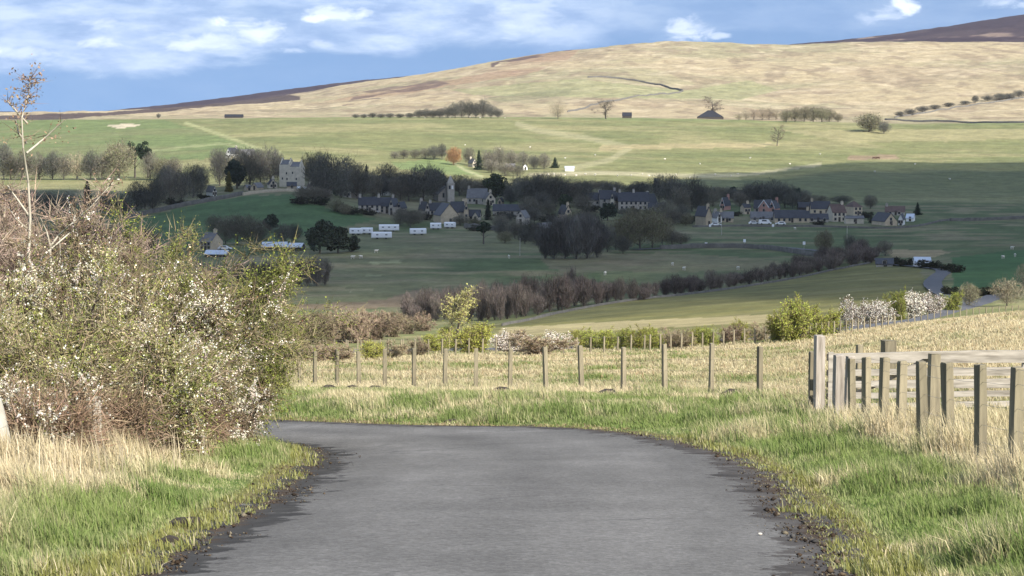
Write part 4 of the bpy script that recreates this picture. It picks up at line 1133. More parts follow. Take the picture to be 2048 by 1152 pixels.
# the tower house: two roofed blocks and a rear stair wing
def tower_house():
    g = at(587, 372, 900); g.y -= 6; m_ = g.y / F
    g.z = gz(g.x, g.y)
    o = thing('tower_house', 'tall pale stone tower house with two slate roofs and few small windows', 'tower house', g, math.radians(-14))
    b = MB(); x = 6.3; hh = 12.2
    b.prism([(-x, -2), (-.35, -2), (-.35, hh + .3), (-x, hh + .3)], -4.4, 4.4)
    b.prism([(-.35, -2), (x, -2), (x, hh - .9), (-.35, hh - .9)], -4.6, 4.2)
    link('wall', b.build('wall', M['stone_lit']), o)
    for xa, xb, z0, rise, yy in ((-x + .4, -.7, hh + .3, 2.6, 4.0), (.1, x - .5, hh - .9, 2.6, 3.8)):
        r = MB()
        for sg in (-1, 1):
            V = [(xa, sg * yy, z0), (xb, sg * yy, z0), (xb, 0, z0 + rise), (xa, 0, z0 + rise)]; V += [(p[0], p[1], p[2] + .2) for p in V]
            Fc = [(0, 1, 2, 3), (7, 6, 5, 4), (0, 4, 5, 1), (1, 5, 6, 2), (2, 6, 7, 3), (3, 7, 4, 0)]
            r.add(V, [f[::-1] for f in Fc] if sg < 0 else Fc)
        ro = link('roof', r.build('roof', M['slate_grey']), o)
        for cx in (xa, xb):
            gb = MB(); gb.prism([(-yy - .1, z0 - .05), (yy + .1, z0 - .05), (.5, z0 + rise + .35), (.5, z0 + rise + 1.3), (-.5, z0 + rise + 1.3), (-.5, z0 + rise + .35)], cx - .28, cx + .28)
            gb.v = [(p[1], p[0], p[2]) for p in gb.v]; gb.f = [f[::-1] for f in gb.f]
            link('gable_wall', gb.build('gable_wall', M['stone_lit']), o)
    wf, wp = win_mesh(.7, 1.1)
    for xx, zz in ((-1.9, 7.6), (1.9, 7.9), (-4.4, 4.6), (4.2, 4.4), (-1.6, 4.4)):
        w_ = link('window', wf, o, (xx, -4.62 if xx > -.3 else -4.42, zz)); link('pane', wp, w_)
    d = MB().box(-.6, .6, -.08, .02, 0, 2.2); link('door', d.build('door', M['dark_wood']), o, (3.2, -4.61, .1))
    o.scale = (.86, .86, .88)
tower_house()
H(573, 594, 359, 372, 'side', 'low slate-roofed wing against the foot of the tower house', 'stone_tan', 'slate', 5, 6, .45, 'outbuilding', chim=(), nwin=1, Y=at(587, 374, 900).y - 16)
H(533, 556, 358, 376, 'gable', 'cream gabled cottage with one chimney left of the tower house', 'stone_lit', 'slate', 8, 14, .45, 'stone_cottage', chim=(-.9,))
H(503, 526, 366, 380, 'gable', 'broad low stone gable left of the cream cottage', 'stone_tan', 'slate_grey', 7, -20, .4, 'stone_barn', chim=(), nwin=0)
H(487, 503, 370, 381, 'side', 'small roofed stone shed at the head of the green knoll field', 'stone_tan', 'slate_grey', 5, 24, .5, 'stone_shed', 'shed', chim=(), nwin=0)
H(613, 632, 366, 382, 'gable', 'pinkish stone gable right of the tower house', 'stone_lit', 'tile_brown', 7, 22, .5, 'stone_cottage', chim=(.5,))
H(629, 641, 368, 382, 'gable', 'narrow pinkish stone gable joined on its right to another', 'stone_lit', 'tile_brown', 6, 22, .55, 'stone_cottage', chim=())
H(694, 712, 373, 395, 'gable', 'grey stone gable half hidden in trees above the long slate-roofed house', 'stone_grey', 'slate_grey', 9, -24, .5, 'stone_house', chim=(-.9,))
H(759, 780, 368, 391, 'gable', 'small white house deep in the trees above the slate-roofed house', 'white_wall', 'slate', 8, -30, .5, 'white_house', chim=(.9,), nwin=1)
H(716, 762, 395, 424, 'side', 'long stone house with dark slate roof at the edge of the knoll field', 'stone_grey', 'slate', 7, 6, .48, 'stone_house', chim=(-1, 1), floors=2, nwin=4)
H(757, 790, 396, 427, 'side', 'slate-roofed stone house joined to the right of the long one', 'stone_grey', 'slate', 7, 4, .48, 'stone_house', chim=(1,), floors=2, nwin=3)
H(779, 797, 398, 430, 'gable', 'tall grey stone gable end at the right of the slate-roofed pair', 'stone_grey', 'slate', 7, -18, .6, 'stone_house', chim=(), nwin=1)
H(797, 810, 404, 430, 'gable', 'narrow grey gable standing just behind the caravans', 'stone_grey', 'slate', 7, -18, .6, 'stone_house', chim=(), nwin=1)
H(836, 860, 404, 434, 'gable', 'pointed grey stone gable left of the broad ochre gable', 'stone_grey', 'slate', 10, 20, .52, 'stone_house', chim=(.9,), nwin=2)
H(858, 884, 406, 430, 'side', 'dark slate roof between the pointed grey gable and the broad ochre one', 'stone_grey', 'slate', 7, 0, .4, 'stone_house', chim=(-1,), nwin=2)
H(866, 918, 407, 446, 'gable', 'broad ochre stone gable facing the meadow beside the white vans', 'stone_tan', 'slate', 13, 16, .42, 'stone_barn', chim=(), nwin=0)
H(902, 930, 404, 440, 'side', 'slate-roofed range behind the broad ochre gable', 'stone_tan', 'slate', 7, 0, .45, 'stone_house', chim=(1,), nwin=2)
H(921, 936, 404, 446, 'gable', 'ochre gable with chimney right of the broad ochre gable', 'stone_tan', 'slate', 8, 14, .6, 'stone_house', chim=(-.9,), nwin=1)
H(936, 962, 420, 440, 'side', 'low house with blue-black slates right of the ochre gables', 'stone_grey', 'slate', 6, -6, .4, 'stone_cottage', chim=(), nwin=2)
H(945, 960, 424, 442, 'gable', 'small pale gabled porch house below the blue-black slate roof', 'stone_lit', 'slate', 5, -10, .5, 'stone_cottage', chim=(), nwin=1)
# church
def church():
    g = at(905, 404, 900); o = thing('church', 'grey stone church with slim pointed bell tower', 'church', g, math.radians(12))
    b = MB().box(-1.7, 1.7, -1.7, 1.7, -2, 9.0); b.box(-1.9, 1.9, -1.9, 1.9, 9.0, 9.3)
    tw = link('tower', b.build('tower', M['stone_grey']), o, (-1.5, -2.5, 0))
    for q in (-1, 1):
        lv = MB().box(-.45, .45, -.06, .02, -.9, .9); link('belfry_opening', lv.build('belfry_opening', M['white_trim' if q > 0 else 'glass']), tw, (q * .7, -1.71, 7.2))
    sp = MB(); sp.add([(-1.6, -1.6, 9.3), (1.6, -1.6, 9.3), (1.6, 1.6, 9.3), (-1.6, 1.6, 9.3), (0, 0, 13.2)], [(0, 1, 4), (1, 2, 4), (2, 3, 4), (3, 0, 4), (3, 2, 1, 0)])
    link('spire', sp.build('spire', M['stone_grey']), tw)
    n = MB(); n.prism([(-4, -2), (4, -2), (4, 3.6), (0, 7.4), (-4, 3.6)], 0, 16); link('nave_wall', n.build('nave_wall', M['stone_grey']), o, (-3.2, -.6, 0))
    r = MB(); s = 3.8 / 4
    for sg in (-1, 1):
        V = [(sg * 4.3, -.3, 3.6 - .3 * s), (sg * 4.3, 16.3, 3.6 - .3 * s), (0, 16.3, 7.55), (0, -.3, 7.55)]; V += [(p[0], p[1], p[2] + .18) for p in V]
        Fc = [(0, 1, 2, 3), (7, 6, 5, 4), (0, 4, 5, 1), (1, 5, 6, 2), (2, 6, 7, 3), (3, 7, 4, 0)]
        r.add(V, [f[::-1] for f in Fc] if sg > 0 else Fc)
    link('nave_roof', r.build('nave_roof', M['slate_grey']), o, (-3.2, -.6, 0))
    wf, wp = win_mesh(.9, 2.2)
    w_ = link('window', wf, o, (-4.6, -.62, 3.2)); link('pane', wp, w_)
church()
H(934, 976, 378, 408, 'side', 'long grey-roofed house behind and right of the church', 'stone_grey', 'slate_grey', 8, -6, .42, 'stone_house', chim=(-1,), nwin=4, floors=1)
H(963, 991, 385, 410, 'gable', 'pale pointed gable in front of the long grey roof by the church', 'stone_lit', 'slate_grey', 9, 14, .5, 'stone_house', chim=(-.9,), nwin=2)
H(995, 1008, 396, 410, 'gable', 'small tan gable under the broad dark green tree', 'stone_tan', 'slate', 6, -10, .5, 'stone_cottage', chim=(), nwin=1)
H(986, 1064, 409, 432, 'side', 'long low house with one long dark roof in mid village', 'stone_grey', 'slate', 7, -3, .48, 'long_house', chim=(1,), nwin=5)
H(1032, 1060, 421, 448, 'gable', 'rough grey gable in front of the right end of the long dark roof', 'stone_grey', 'slate_grey', 8, -16, .5, 'stone_house', chim=(), nwin=1)
H(1116, 1144, 411, 442, 'gable', 'ochre gable with central chimney in front of the small round dark green tree', 'stone_tan', 'slate', 9, 18, .48, 'stone_cottage', chim=(-.9,), nwin=1)
H(1076, 1100, 446, 474, 'gable', 'stone gable half hidden behind the purplish trees', 'stone_tan', 'slate_grey', 10, -34, .5, 'stone_house', chim=(), nwin=0)
H(1225, 1240, 455, 470, 'gable', 'tan gable glimpsed through the olive-grey trees', 'stone_lit', 'slate', 6, 10, .55, 'stone_cottage', chim=(), nwin=1)
H(936, 954, 318, 334, 'gable', 'pale grey house beside the pointed conifer above the hillock', 'stone_lit', 'slate_grey', 8, 24, .5, 'stone_house', chim=(.9,), nwin=2)
H(1010, 1030, 328, 340, 'side', 'low ochre farm range among the bare trees of the upper farm', 'stone_tan', 'slate_grey', 6, 0, .5, 'farm_building', 'barn', chim=(), nwin=0)
H(1046, 1055, 328, 340, 'gable', 'tiny white gable among the trees of the upper farm', 'white_wall', 'slate', 6, 0, .5, 'white_house', chim=(), nwin=0)
H(1130, 1148, 333, 342, 'side', 'white shed alone at the right of the upper farm', 'white_wall', 'metal_roof', 6, 0, .6, 'white_shed', 'shed', chim=(), nwin=0, door=False)
H(1150, 1202, 386, 412, 'side', 'left house of the slate-roofed row, partly behind bare trees', 'stone_grey', 'slate', 8, 3, .46, 'stone_house', chim=(0, 1), nwin=4)
H(1198, 1232, 381, 414, 'side', 'second house of the slate-roofed row with taller ridge', 'stone_grey', 'slate', 8, 3, .5, 'stone_house', chim=(1,), nwin=2, floors=2)
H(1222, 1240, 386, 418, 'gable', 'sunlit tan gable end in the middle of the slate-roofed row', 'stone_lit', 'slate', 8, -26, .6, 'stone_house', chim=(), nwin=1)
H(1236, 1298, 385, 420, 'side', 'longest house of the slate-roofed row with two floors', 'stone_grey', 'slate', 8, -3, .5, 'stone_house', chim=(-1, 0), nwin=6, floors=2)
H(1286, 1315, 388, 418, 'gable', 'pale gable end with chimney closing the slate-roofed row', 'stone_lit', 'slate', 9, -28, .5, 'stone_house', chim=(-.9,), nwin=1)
H(1296, 1332, 406, 422, 'side', 'low black-roofed garage range right of the slate-roofed row', 'stone_grey', 'slate', 6, -4, .4, 'garage_range', 'garage', chim=(), nwin=2)
H(1392, 1422, 413, 451, 'gable', 'large ochre cottage gable at the left of the white vans, facing the meadow', 'stone_tan', 'slate', 10, 22, .55, 'stone_cottage', chim=(-.9,), nwin=0)
H(1424, 1442, 424, 444, 'gable', 'white annexe touching the ochre cottage', 'white_wall', 'slate_grey', 7, 16, .5, 'white_house', chim=(.5,), nwin=1)
H(1438, 1468, 424, 444, 'side', 'brown stone cottage with grey roof right of the white annexe', 'stone_tan', 'slate_grey', 6, -6, .42, 'stone_cottage', chim=(-1,), nwin=2)
H(1439, 1463, 395, 420, 'gable', 'pink brick gable with white bargeboards above the ochre cottage', 'brick_pink', 'slate', 10, -24, .45, 'brick_house', chim=(.9,), nwin=2, barge=True)
H(1482, 1500, 408, 428, 'side', 'small square stone house between the two pink gables', 'stone_tan', 'slate', 7, 10, .66, 'stone_house', chim=(1,), nwin=2)
H(1506, 1534, 401, 426, 'side', 'dark slate roof left of the larger pink gable', 'stone_grey', 'slate', 8, -10, .4, 'stone_house', chim=(), nwin=2)
H(1524, 1546, 400, 428, 'gable', 'left of the twin white bargeboards on the larger pink house', 'brick_pink', 'slate', 9, -30, .5, 'brick_house', chim=(), nwin=1, barge=True)
H(1536, 1562, 402, 428, 'gable', 'larger pink brick gable with white bargeboards over the terrace roof', 'brick_pink', 'slate', 10, -22, .5, 'brick_house', chim=(.9,), nwin=2, barge=True)
H(1500, 1552, 424, 442, 'side', 'low brown-grey roofed terrace at the left of the long slate terrace', 'stone_grey', 'slate_grey', 7, -4, .35, 'terrace_row', chim=(), nwin=4)
H(1548, 1618, 421, 445, 'side', 'long slate-roofed terrace below the pink gables', 'stone_tan', 'slate', 7, -2, .40, 'terrace_row', chim=(1,), nwin=6)
H(1596, 1626, 405, 420, 'side', 'black-roofed shed behind the right end of the terrace', 'dark_wood', 'slate', 7, 0, .35, 'dark_shed', 'shed', chim=(), nwin=0)
H(1620, 1660, 403, 430, 'side', 'stone house with near-black roof right of the terrace', 'stone_tan', 'slate', 8, -4, .48, 'stone_house', chim=(-1,), nwin=3, floors=1)
H(1614, 1656, 428, 444, 'side', 'low dark-roofed bungalow in front of the near-black roofed house', 'stone_grey', 'slate', 7, -3, .38, 'bungalow', chim=(), nwin=3)
H(1655, 1690, 409, 443, 'side', 'brown-roofed house in the middle of the right-hand group', 'stone_lit', 'tile_brown', 8, 12, .55, 'brown_roofed_house', chim=(1,), nwin=3, floors=2)
H(1692, 1722, 402, 430, 'side', 'square house with pyramid-shaped brown roof', 'stone_tan', 'tile_brown', 9, 18, .6, 'square_house', chim=(), nwin=2, floors=2, hip=True)
H(1690, 1726, 432, 447, 'side', 'low tan outhouse in front of the pyramid-roofed house', 'stone_lit', 'slate_grey', 5, 0, .7, 'outhouse', 'shed', chim=(), nwin=1)
H(1768, 1812, 413, 430, 'side', 'brown-roofed house behind the bungalow at the right end of the village', 'stone_grey', 'tile_brown', 8, -12, .4, 'stone_house', chim=(-1,), nwin=2)
H(1747, 1790, 426, 450, 'gable', 'wide low tan gable of the bungalow at the right end of the village', 'stone_tan', 'slate', 12, 18, .35, 'bungalow', chim=(), nwin=1)
H(1793, 1813, 428, 450, 'gable', 'white gabled end beside the wide tan bungalow', 'white_wall', 'slate', 9, -16, .55, 'white_house', chim=(), nwin=2)
H(1810, 1832, 428, 442, 'side', 'low white-roofed shed at the far right of the village', 'white_wall', 'metal_roof', 6, -18, .45, 'white_shed', 'shed', chim=(), nwin=0)
H(1826, 1862, 515, 532, 'side', 'white-roofed farm shed among dark hedges near the low road', 'white_wall', 'metal_roof', 8, -6, .5, 'farm_shed', 'shed', chim=(), nwin=2)
H(1748, 1790, 517, 532, 'side', 'low grey farm building at the end of the alder line', 'stone_grey', 'slate', 8, -10, .35, 'farm_building', 'barn', chim=(), nwin=1)
H(524, 576, 485, 500, 'side', 'open-fronted barn with pale blue metal roof', 'dark_wood', 'metal_roof', 9, 4, .48, 'metal_roofed_barn', 'barn', chim=(), nwin=0, door=False)
H(578, 608, 487, 500, 'side', 'smaller pale metal-roofed barn against the huge evergreen', 'dark_wood', 'metal_roof', 9, -4, .5, 'metal_roofed_barn', 'barn', chim=(), nwin=0, door=False)
H(402, 444, 466, 500, 'side', 'tan farmhouse with grey roof half hidden by the roadside hedge', 'stone_tan', 'slate_grey', 8, -24, .5, 'farmhouse', chim=(1,), nwin=3, floors=2)
H(412, 458, 501, 513, 'side', 'long pale-roofed shed in front of the tan farmhouse', 'dark_wood', 'metal_roof', 6, -4, .45, 'metal_shed', 'shed', chim=(), nwin=0, door=False)
H(1395, 1446, 221, 238, 'side', 'black-roofed barn on the plateau before the tan hill', 'dark_wood', 'black_roof', 9, 0, .22, 'hill_barn', 'barn', chim=(), nwin=0, ymin=1800, hip=True)
H(1245, 1263, 225, 236, 'side', 'tiny dark hut on the plateau left of the hill barn', 'dark_wood', 'black_roof', 6, 0, .4, 'hill_hut', 'hut', chim=(), nwin=0, ymin=1800)
H(450, 486, 229, 236, 'side', 'small dark sheepfold shed on the plateau at left', 'dark_wood', 'black_roof', 6, 0, .4, 'sheepfold_shed', 'shed', chim=(), nwin=0, ymin=1800, door=False)


# ------------------------------------------------------------------ caravans, vans, cars
def static_caravan(x0, x1, yt, yb, label, yaw=0, name='static_caravan', group=None):
    px = (x0 + x1) / 2; g = at(px, yb, 500); m_ = g.y / F
    L = max(4.5, (x1 - x0) * m_ / max(.5, math.cos(math.radians(yaw)))); Hh = max(2.6, (yb - yt) * m_)
    o = thing(name, label, 'caravan', g, math.radians(yaw))
    b = MB(); prof = [(-1.3, .55), (1.3, .55), (1.4, .9), (1.38, Hh * .86), (1.1, Hh), (-1.1, Hh), (-1.38, Hh * .86), (-1.4, .9)]
    b.prism(prof, -L / 2, L / 2); b.v = [(p[1], p[0], p[2]) for p in b.v]; b.f = [f[::-1] for f in b.f]
    link('body', b.build('body', M['car_white']), o)
    n = max(2, int(L / 2.6))
    wm = MB().box(-.42, .42, -.03, .03, -.26, .26).build('window', M['pale_glass'])
    for i in range(n):
        link('window', wm, o, ((-1 + 2 * (i + .5) / n) * L * .45, -1.40, Hh * .64))
    link('door', MB().box(-.35, .35, -.03, .03, .7, Hh * .78).build('door', M['white_trim']), o, (L * .12, -1.415, 0))
    for sx in (-1, 1):
        for sy in (-1.1, 1.1):
            w = MB(); w.tube([(sx * L * .22, sy - .15, .35), (sx * L * .22, sy + .15, .35)], [.35, .35], 12); link('wheel', w.build('wheel', M['tyre']), o)
    return o


static_caravan(758, 798, 449, 463, 'long cream caravan with a dark mark at its right end, just above the white one', 4)
static_caravan(743, 783, 464, 478, 'long white caravan just below the cream caravan', 8)
static_caravan(700, 724, 459, 470, 'greyish low caravan next to the black-green evergreens', -6)
static_caravan(726, 742, 458, 469, 'short pale caravan between the greyish one and the long cream one', 0, 'touring_caravan')
static_caravan(820, 852, 457, 470, 'white caravan standing alone at the middle of the caravan field', 8)
static_caravan(862, 881, 446, 459, 'white touring caravan with one big dark window below the ochre gable', 0, 'touring_caravan')
static_caravan(891, 909, 446, 457, 'pale caravan half behind the hedge right of the touring caravan', -10, 'touring_caravan')


def vehicle(px, py, L, label, kind='car', yaw=0, ymin=500):
    g = at(px, py, ymin); o = thing('parked_van' if kind == 'van' else 'parked_car', label, kind, g, math.radians(yaw))
    h = 2.1 if kind == 'van' else 1.45; x = L / 2
    b = MB()
    prof = [(-x, .35), (x, .35), (x, .8), (x * .8, h * .52), (x * .55, h), (-x * .9, h), (-x, h * .6)] if kind == 'van' else [(-x, .35), (x, .35), (x, .72), (x * .55, .88), (x * .22, h), (-x * .62, h), (-x * .92, .9), (-x, .8)]
    b.prism(prof, -.85, .85); link('body', b.build('body', M['car_white']), o)
    w = MB(); w.prism([(-x * .6, h * .66), (x * .28, h * .66), (x * .14, h * .94), (-x * .56, h * .94)], -.87, .87); link('window', w.build('window', M['glass']), o)
    for sx in (-.6, .6):
        for sy in (-.78, .78):
            t = MB().tube([(sx * x, sy - .1, .33), (sx * x, sy + .1, .33)], [.33, .33], 12); link('wheel', t.build('wheel', M['tyre']), o)
    return o


vehicle(1530, 449, 5.4, 'white van parked below the terrace, largest of the white vehicles there', 'van', 4)
vehicle(1561, 450, 4.6, 'white car parked right of the white van below the terrace', 'car', 176)
vehicle(1508, 449, 4.6, 'white car parked left of the white van below the terrace', 'car', 0)
vehicle(1432, 452, 4.6, 'pale car beside the ochre cottage gable', 'car', 0)
vehicle(1672, 443, 5.0, 'white van in front of the brown-roofed house', 'van', 0)
vehicle(598, 379, 4.4, 'white car by the pinkish gables right of the tower house', 'car', 90)
vehicle(611, 380, 4.4, 'second white car nearer the pinkish gables', 'car', 90)
vehicle(450, 500, 5.0, 'white car at the farmhouse beside the long pale shed', 'car', 0)
vehicle(747, 426, 5.0, 'white van against the long slate-roofed stone house', 'van', 0)

# ------------------------------------------------------------------ road signs, poles, sheep, cow, field walls
def road_sign(px, py, label, h=2.2, ymin=420):
    g = at(px, py, ymin); o = thing('road_sign', label, 'sign', g)
    link('post', MB().tube([(0, 0, -.3), (0, 0, h)], [.05, .05], 8).build('post', M['stone_grey']), o)
    link('sign_panel', MB().box(-.45, .45, -.07, -.04, h - 1.0, h + .1).build('sign_panel', M['white_trim']), o)
road_sign(1489, 494, 'white sign on the low road, middle of three beside the dark bank', 2.6)
road_sign(1608, 500, 'white sign where the low road dips at the right of the dark bank', 2.8)
road_sign(1412, 496, 'white sign on the low road, nearest to the olive-grey trees', 1.8)
road_sign(1420, 457, 'round pale sign on the grass below the ochre cottage', 1.7)
road_sign(1546, 457, 'pale sign on the grass below the terrace', 1.7)


def pole(px, py, label, h=7.5, ymin=420):
    g = at(px, py, ymin); o = thing('telegraph_pole', label, 'pole', g)
    link('mast', MB().tube([(0, 0, -.5), (0, 0, h)], [.15, .10], 8).build('mast', M['concrete']), o)
    link('crossarm', MB().box(-.7, .7, -.06, .06, h - .5, h - .38).build('crossarm', M['bark']), o)
pole(1040, 512, 'slim pale pole on the meadow left of the purplish trees', 6.0)
pole(1443, 470, 'slim pole on the grass below the pink gables', 5.0)
pole(1694, 478, 'slim pole on the grass at the right of the village', 5.0)


def sheep_mesh():
    b = MB()
    b.tube([(-.55, 0, .62), (-.42, 0, .66), (-.1, 0, .66), (.3, 0, .68), (.52, 0, .72), (.62, 0, .74)], [.12, .26, .31, .30, .22, .12], 10)
    b.tube([(.5, 0, .80), (.68, 0, .92), (.80, 0, .88), (.90, 0, .80)], [.13, .11, .09, .05], 8)
    for x in (-.38, .38):
        for y in (-.14, .14):
            b.tube([(x, y, .5), (x + .02, y, .28), (x, y, 0)], [.08, .05, .045], 6)
    return b.build('sheep', M['wool'])


SHEEP = sheep_mesh(); RS = random.Random(4)
SP = [('in the pale pasture strip above the village', 'sheep in the pale strip above the village', [(1082, 352), (1096, 351), (1108, 350), (1130, 352), (1152, 353), (1171, 350), (1190, 351), (1235, 354), (1262, 352), (1285, 350), (1298, 354), (1352, 351), (1380, 357), (1430, 351), (1462, 353), (1475, 350)]),
      ('on the meadow between the alders and the low road', 'sheep on the meadow above the alders', [(1368, 541), (1476, 540), (1345, 532), (1210, 551), (1590, 460)]),
      ('on the dark green field at the right edge', 'sheep on the dark green field', [(2006, 518), (2030, 514), (2024, 499)]),
      ('on the bright upper-left field near the tree row', 'sheep on the upper-left field', [(190, 360), (218, 361), (237, 362), (155, 358)]),
      ('scattered over the upper pasture', 'sheep over the upper pasture', [(880, 300), (930, 292), (1000, 300), (1060, 296), (1130, 318), (1190, 312), (1330, 320), (1400, 330), (1500, 318), (1580, 330), (1640, 310), (1830, 330), (1900, 360), (1750, 345), (940, 236), (960, 237), (900, 236), (1010, 237), (850, 237)]),
      ('on the meadow below the caravans', 'sheep below the caravans', [(752, 506), (705, 518), (722, 517), (1018, 517)])]
for where, grp, pts in SP:
    for x, y in pts:
        g = at(x, y, 300); o = link('sheep', SHEEP, None, g); o.rotation_euler = (0, 0, RS.random() * 6.28)
        o.scale = (1.15,) * 3
        tag(o, 'small white sheep grazing ' + where, 'sheep', grp)


def cow_mesh():
    b = MB()
    b.tube([(-1.0, 0, 1.05), (-.85, 0, 1.1), (-.3, 0, 1.02), (.4, 0, 1.04), (.8, 0, 1.15), (1.0, 0, 1.2)], [.15, .36, .44, .42, .34, .2], 12)
    b.tube([(.85, 0, 1.25), (1.25, 0, 1.05), (1.45, 0, .75), (1.6, 0, .45)], [.24, .19, .15, .10], 8)
    for x in (-.8, .75):
        for y in (-.24, .24): b.tube([(x, y, .9), (x + .03, y, .5), (x - .03, y, .28), (x, y, 0)], [.16, .09, .07, .07], 6)
    b.tube([(-1.05, 0, 1.3), (-1.15, 0, .9), (-1.12, 0, .55)], [.05, .03, .05], 5)
    return b.build('cow', M['hide'])
COW = cow_mesh()
for i, (x, y) in enumerate([(1748, 319), (1756, 319)]):
    g = at(x, y, 900); o = link('cow', COW, None, g); o.rotation_euler = (0, 0, .2 + 2.6 * i); o.scale = (1.2,) * 3
    tag(o, 'dark brown grazing cow on the bare patch of the upper pasture', 'cow', 'brown cows on the upper pasture')


def field_wall(pts, label, h=1.3, w=.7, ymin=300, name='stone_wall', mat='drystone', n=60):
    P2 = resample([tuple(at(x, y, ymin)[:2]) for x, y in pts], n)
    z = height(P2[:, 0], P2[:, 1]); d = np.gradient(P2, axis=0); d /= np.hypot(*d.T)[:, None]; nr2 = np.c_[-d[:, 1], d[:, 0]]
    hh = h * (.85 + .3 * fbm(np.arange(n) / 2.2, np.zeros(n), 88, 3))
    ring = [np.c_[P2 - nr2 * w / 2, z - .4], np.c_[P2 - nr2 * w / 2 * .7, z + hh], np.c_[P2 + nr2 * w / 2 * .7, z + hh], np.c_[P2 + nr2 * w / 2, z - .4]]
    V = np.stack(ring, 1).reshape(-1, 3); ii = np.arange(4 * n).reshape(n, 4)
    q = np.concatenate([np.c_[ii[:-1, k], ii[1:, k], ii[1:, k + 1], ii[:-1, k + 1]] for k in range(3)])
    return tag(link(name, mesh(name, V, [q, np.array([ii[0], ii[-1][::-1]])], M[mat])), label, 'wall' if 'wall' in name else 'hedge')
field_wall([(1175, 157), (1235, 158), (1290, 166), (1340, 178), (1366, 184)], 'dark stone wall curving down the tan hill to a corner', 2.2, 1.2, 2100)
field_wall([(1366, 184), (1320, 188), (1240, 200), (1180, 212), (1135, 226)], 'dark stone wall running from the hill corner down to the plateau', 1.8, 1.2, 2100)
field_wall([(1790, 236), (1850, 226), (1950, 210), (2048, 196), (2160, 182)], 'stone wall slanting up the hill under the scrubby trees', 1.6, 1.2, 2050)
field_wall([(1770, 240), (1880, 243), (2048, 246), (2200, 248)], 'dark wall along the plateau edge at the right', 1.8, 1.4, 1800)
field_wall([(250, 437), (330, 420), (430, 402), (485, 390)], 'dark hedge bank along the top of the green knoll field', 1.8, 1.4, 800, 'hedge_bank')
field_wall([(486, 391), (560, 383), (600, 384)], 'low tan wall at the head of the green knoll field', 1.4, .7, 800, mat='stone_tan')
field_wall([(1320, 499), (1400, 496), (1500, 496), (1560, 502), (1620, 512), (1650, 517)], 'dark wall below the low road right of the olive-grey trees', 1.6, 1.0, 450)
field_wall([(1385, 455), (1500, 453), (1640, 454), (1800, 458), (1845, 452), (1900, 441)], 'low dark wall along the gardens at the right of the village', .8, .6, 450)
field_wall([(930, 456), (1000, 462), (1080, 466)], 'dark garden hedge along the meadow below the church', 2.0, 1.6, 450, 'hedge_bank')
field_wall([(1900, 442), (2000, 440), (2150, 436)], 'dark hedge on the slope at the right edge of the village field', 1.4, 1.4, 450, 'hedge_bank')
field_wall([(1005, 652), (1160, 617), (1280, 601), (1450, 580), (1600, 555), (1740, 527)], 'low grassy stone wall along the near foot of the alders', .5, .5, 330, mat='drystone')
# ------------------------------------------------------------------ wire fences along the lane
def post_mesh(rng, h, w, d, deep=.4):
    b = MB(); s = .06 * w
    j = lambda: rng.uniform(-s, s)
    V = []
    for z, k in ((-deep, 1.0), (h * .5, 1.0), (h - .012, .97), (h, .86)):
        for x, y in ((-1, -1), (1, -1), (1, 1), (-1, 1)):
            V.append((x * w / 2 * k + j(), y * d / 2 * k + j(), z + (rng.uniform(-.012, .012) if z > h * .9 else 0)))
    Fc = [(3, 2, 1, 0)]
    for l in range(3):
        for k in range(4): Fc.append((l * 4 + k, l * 4 + (k + 1) % 4, l * 4 + 4 + (k + 1) % 4, l * 4 + 4 + k))
    Fc.append((12, 13, 14, 15)); b.add(V, Fc)
    return b


RP = random.Random(21)


def fence(name, label, pts, h, w, strands=(.25, .5, .75, 1.0), mat='post', sides=True, wire_r=.003, group=None, lean=.016):
    p0 = Vector(pts[0]); o = thing(name, label, 'fence', p0, 0, group)
    tops = []
    for k, p in enumerate(pts):
        p = Vector(p) - p0; me = post_mesh(RP, h * RP.uniform(.96, 1.04), w * RP.uniform(.9, 1.1), w * RP.uniform(.9, 1.1)).build('post', M[mat])
        q = link('post', me, o, p); q.rotation_euler = (RP.gauss(0, lean), RP.gauss(0, lean), RP.gauss(.34, .12)); tops.append(p)
    for s in strands:
        mb = MB()
        for a, b in zip(tops[:-1], tops[1:]):
            off = Vector((0, -w * .5, 0))
            mid = (a + b) / 2 + Vector((0, 0, s * h - .012)) + off
            mb.tube([a + Vector((0, 0, s * h)) + off, mid, b + Vector((0, 0, s * h)) + off], [wire_r] * 3, 3, False)
        link('wire', mb.build('wire', M['wire']), o)
    return o


def onX(px, Y): return atY(px, Y)


# roadside fence beyond the bend
FX = [1520, 1422, 1330, 1247, 1163, 1092, 1020, 952, 890, 828, 770, 718, 674, 630, 600, 570, 545, 520]
def zsolve(i): return 47.5 + 1.62 * i
fpts = [onX(x, zsolve(i)) for i, x in enumerate(FX)]
fence('wire_fence', 'roadside wire fence with square posts around the outside of the bend', fpts, 1.2, .105, (.12, .3, .5, .72, .95), wire_r=.0022)
# right hand fence beside the verge
RXY = []
for i, x in enumerate([2190, 2112, 2030, 1960, 1896, 1846, 1800, 1765, 1733, 1705]):
    z_ = 16.2 + 2.05 * i
    RXY.append(onX(x, z_))
fence('wire_fence', 'greenish post and wire fence along the right-hand verge up to the gate', RXY, 1.08, .104, (.1, .25, .42, .62, .84, .97), wire_r=.0022)
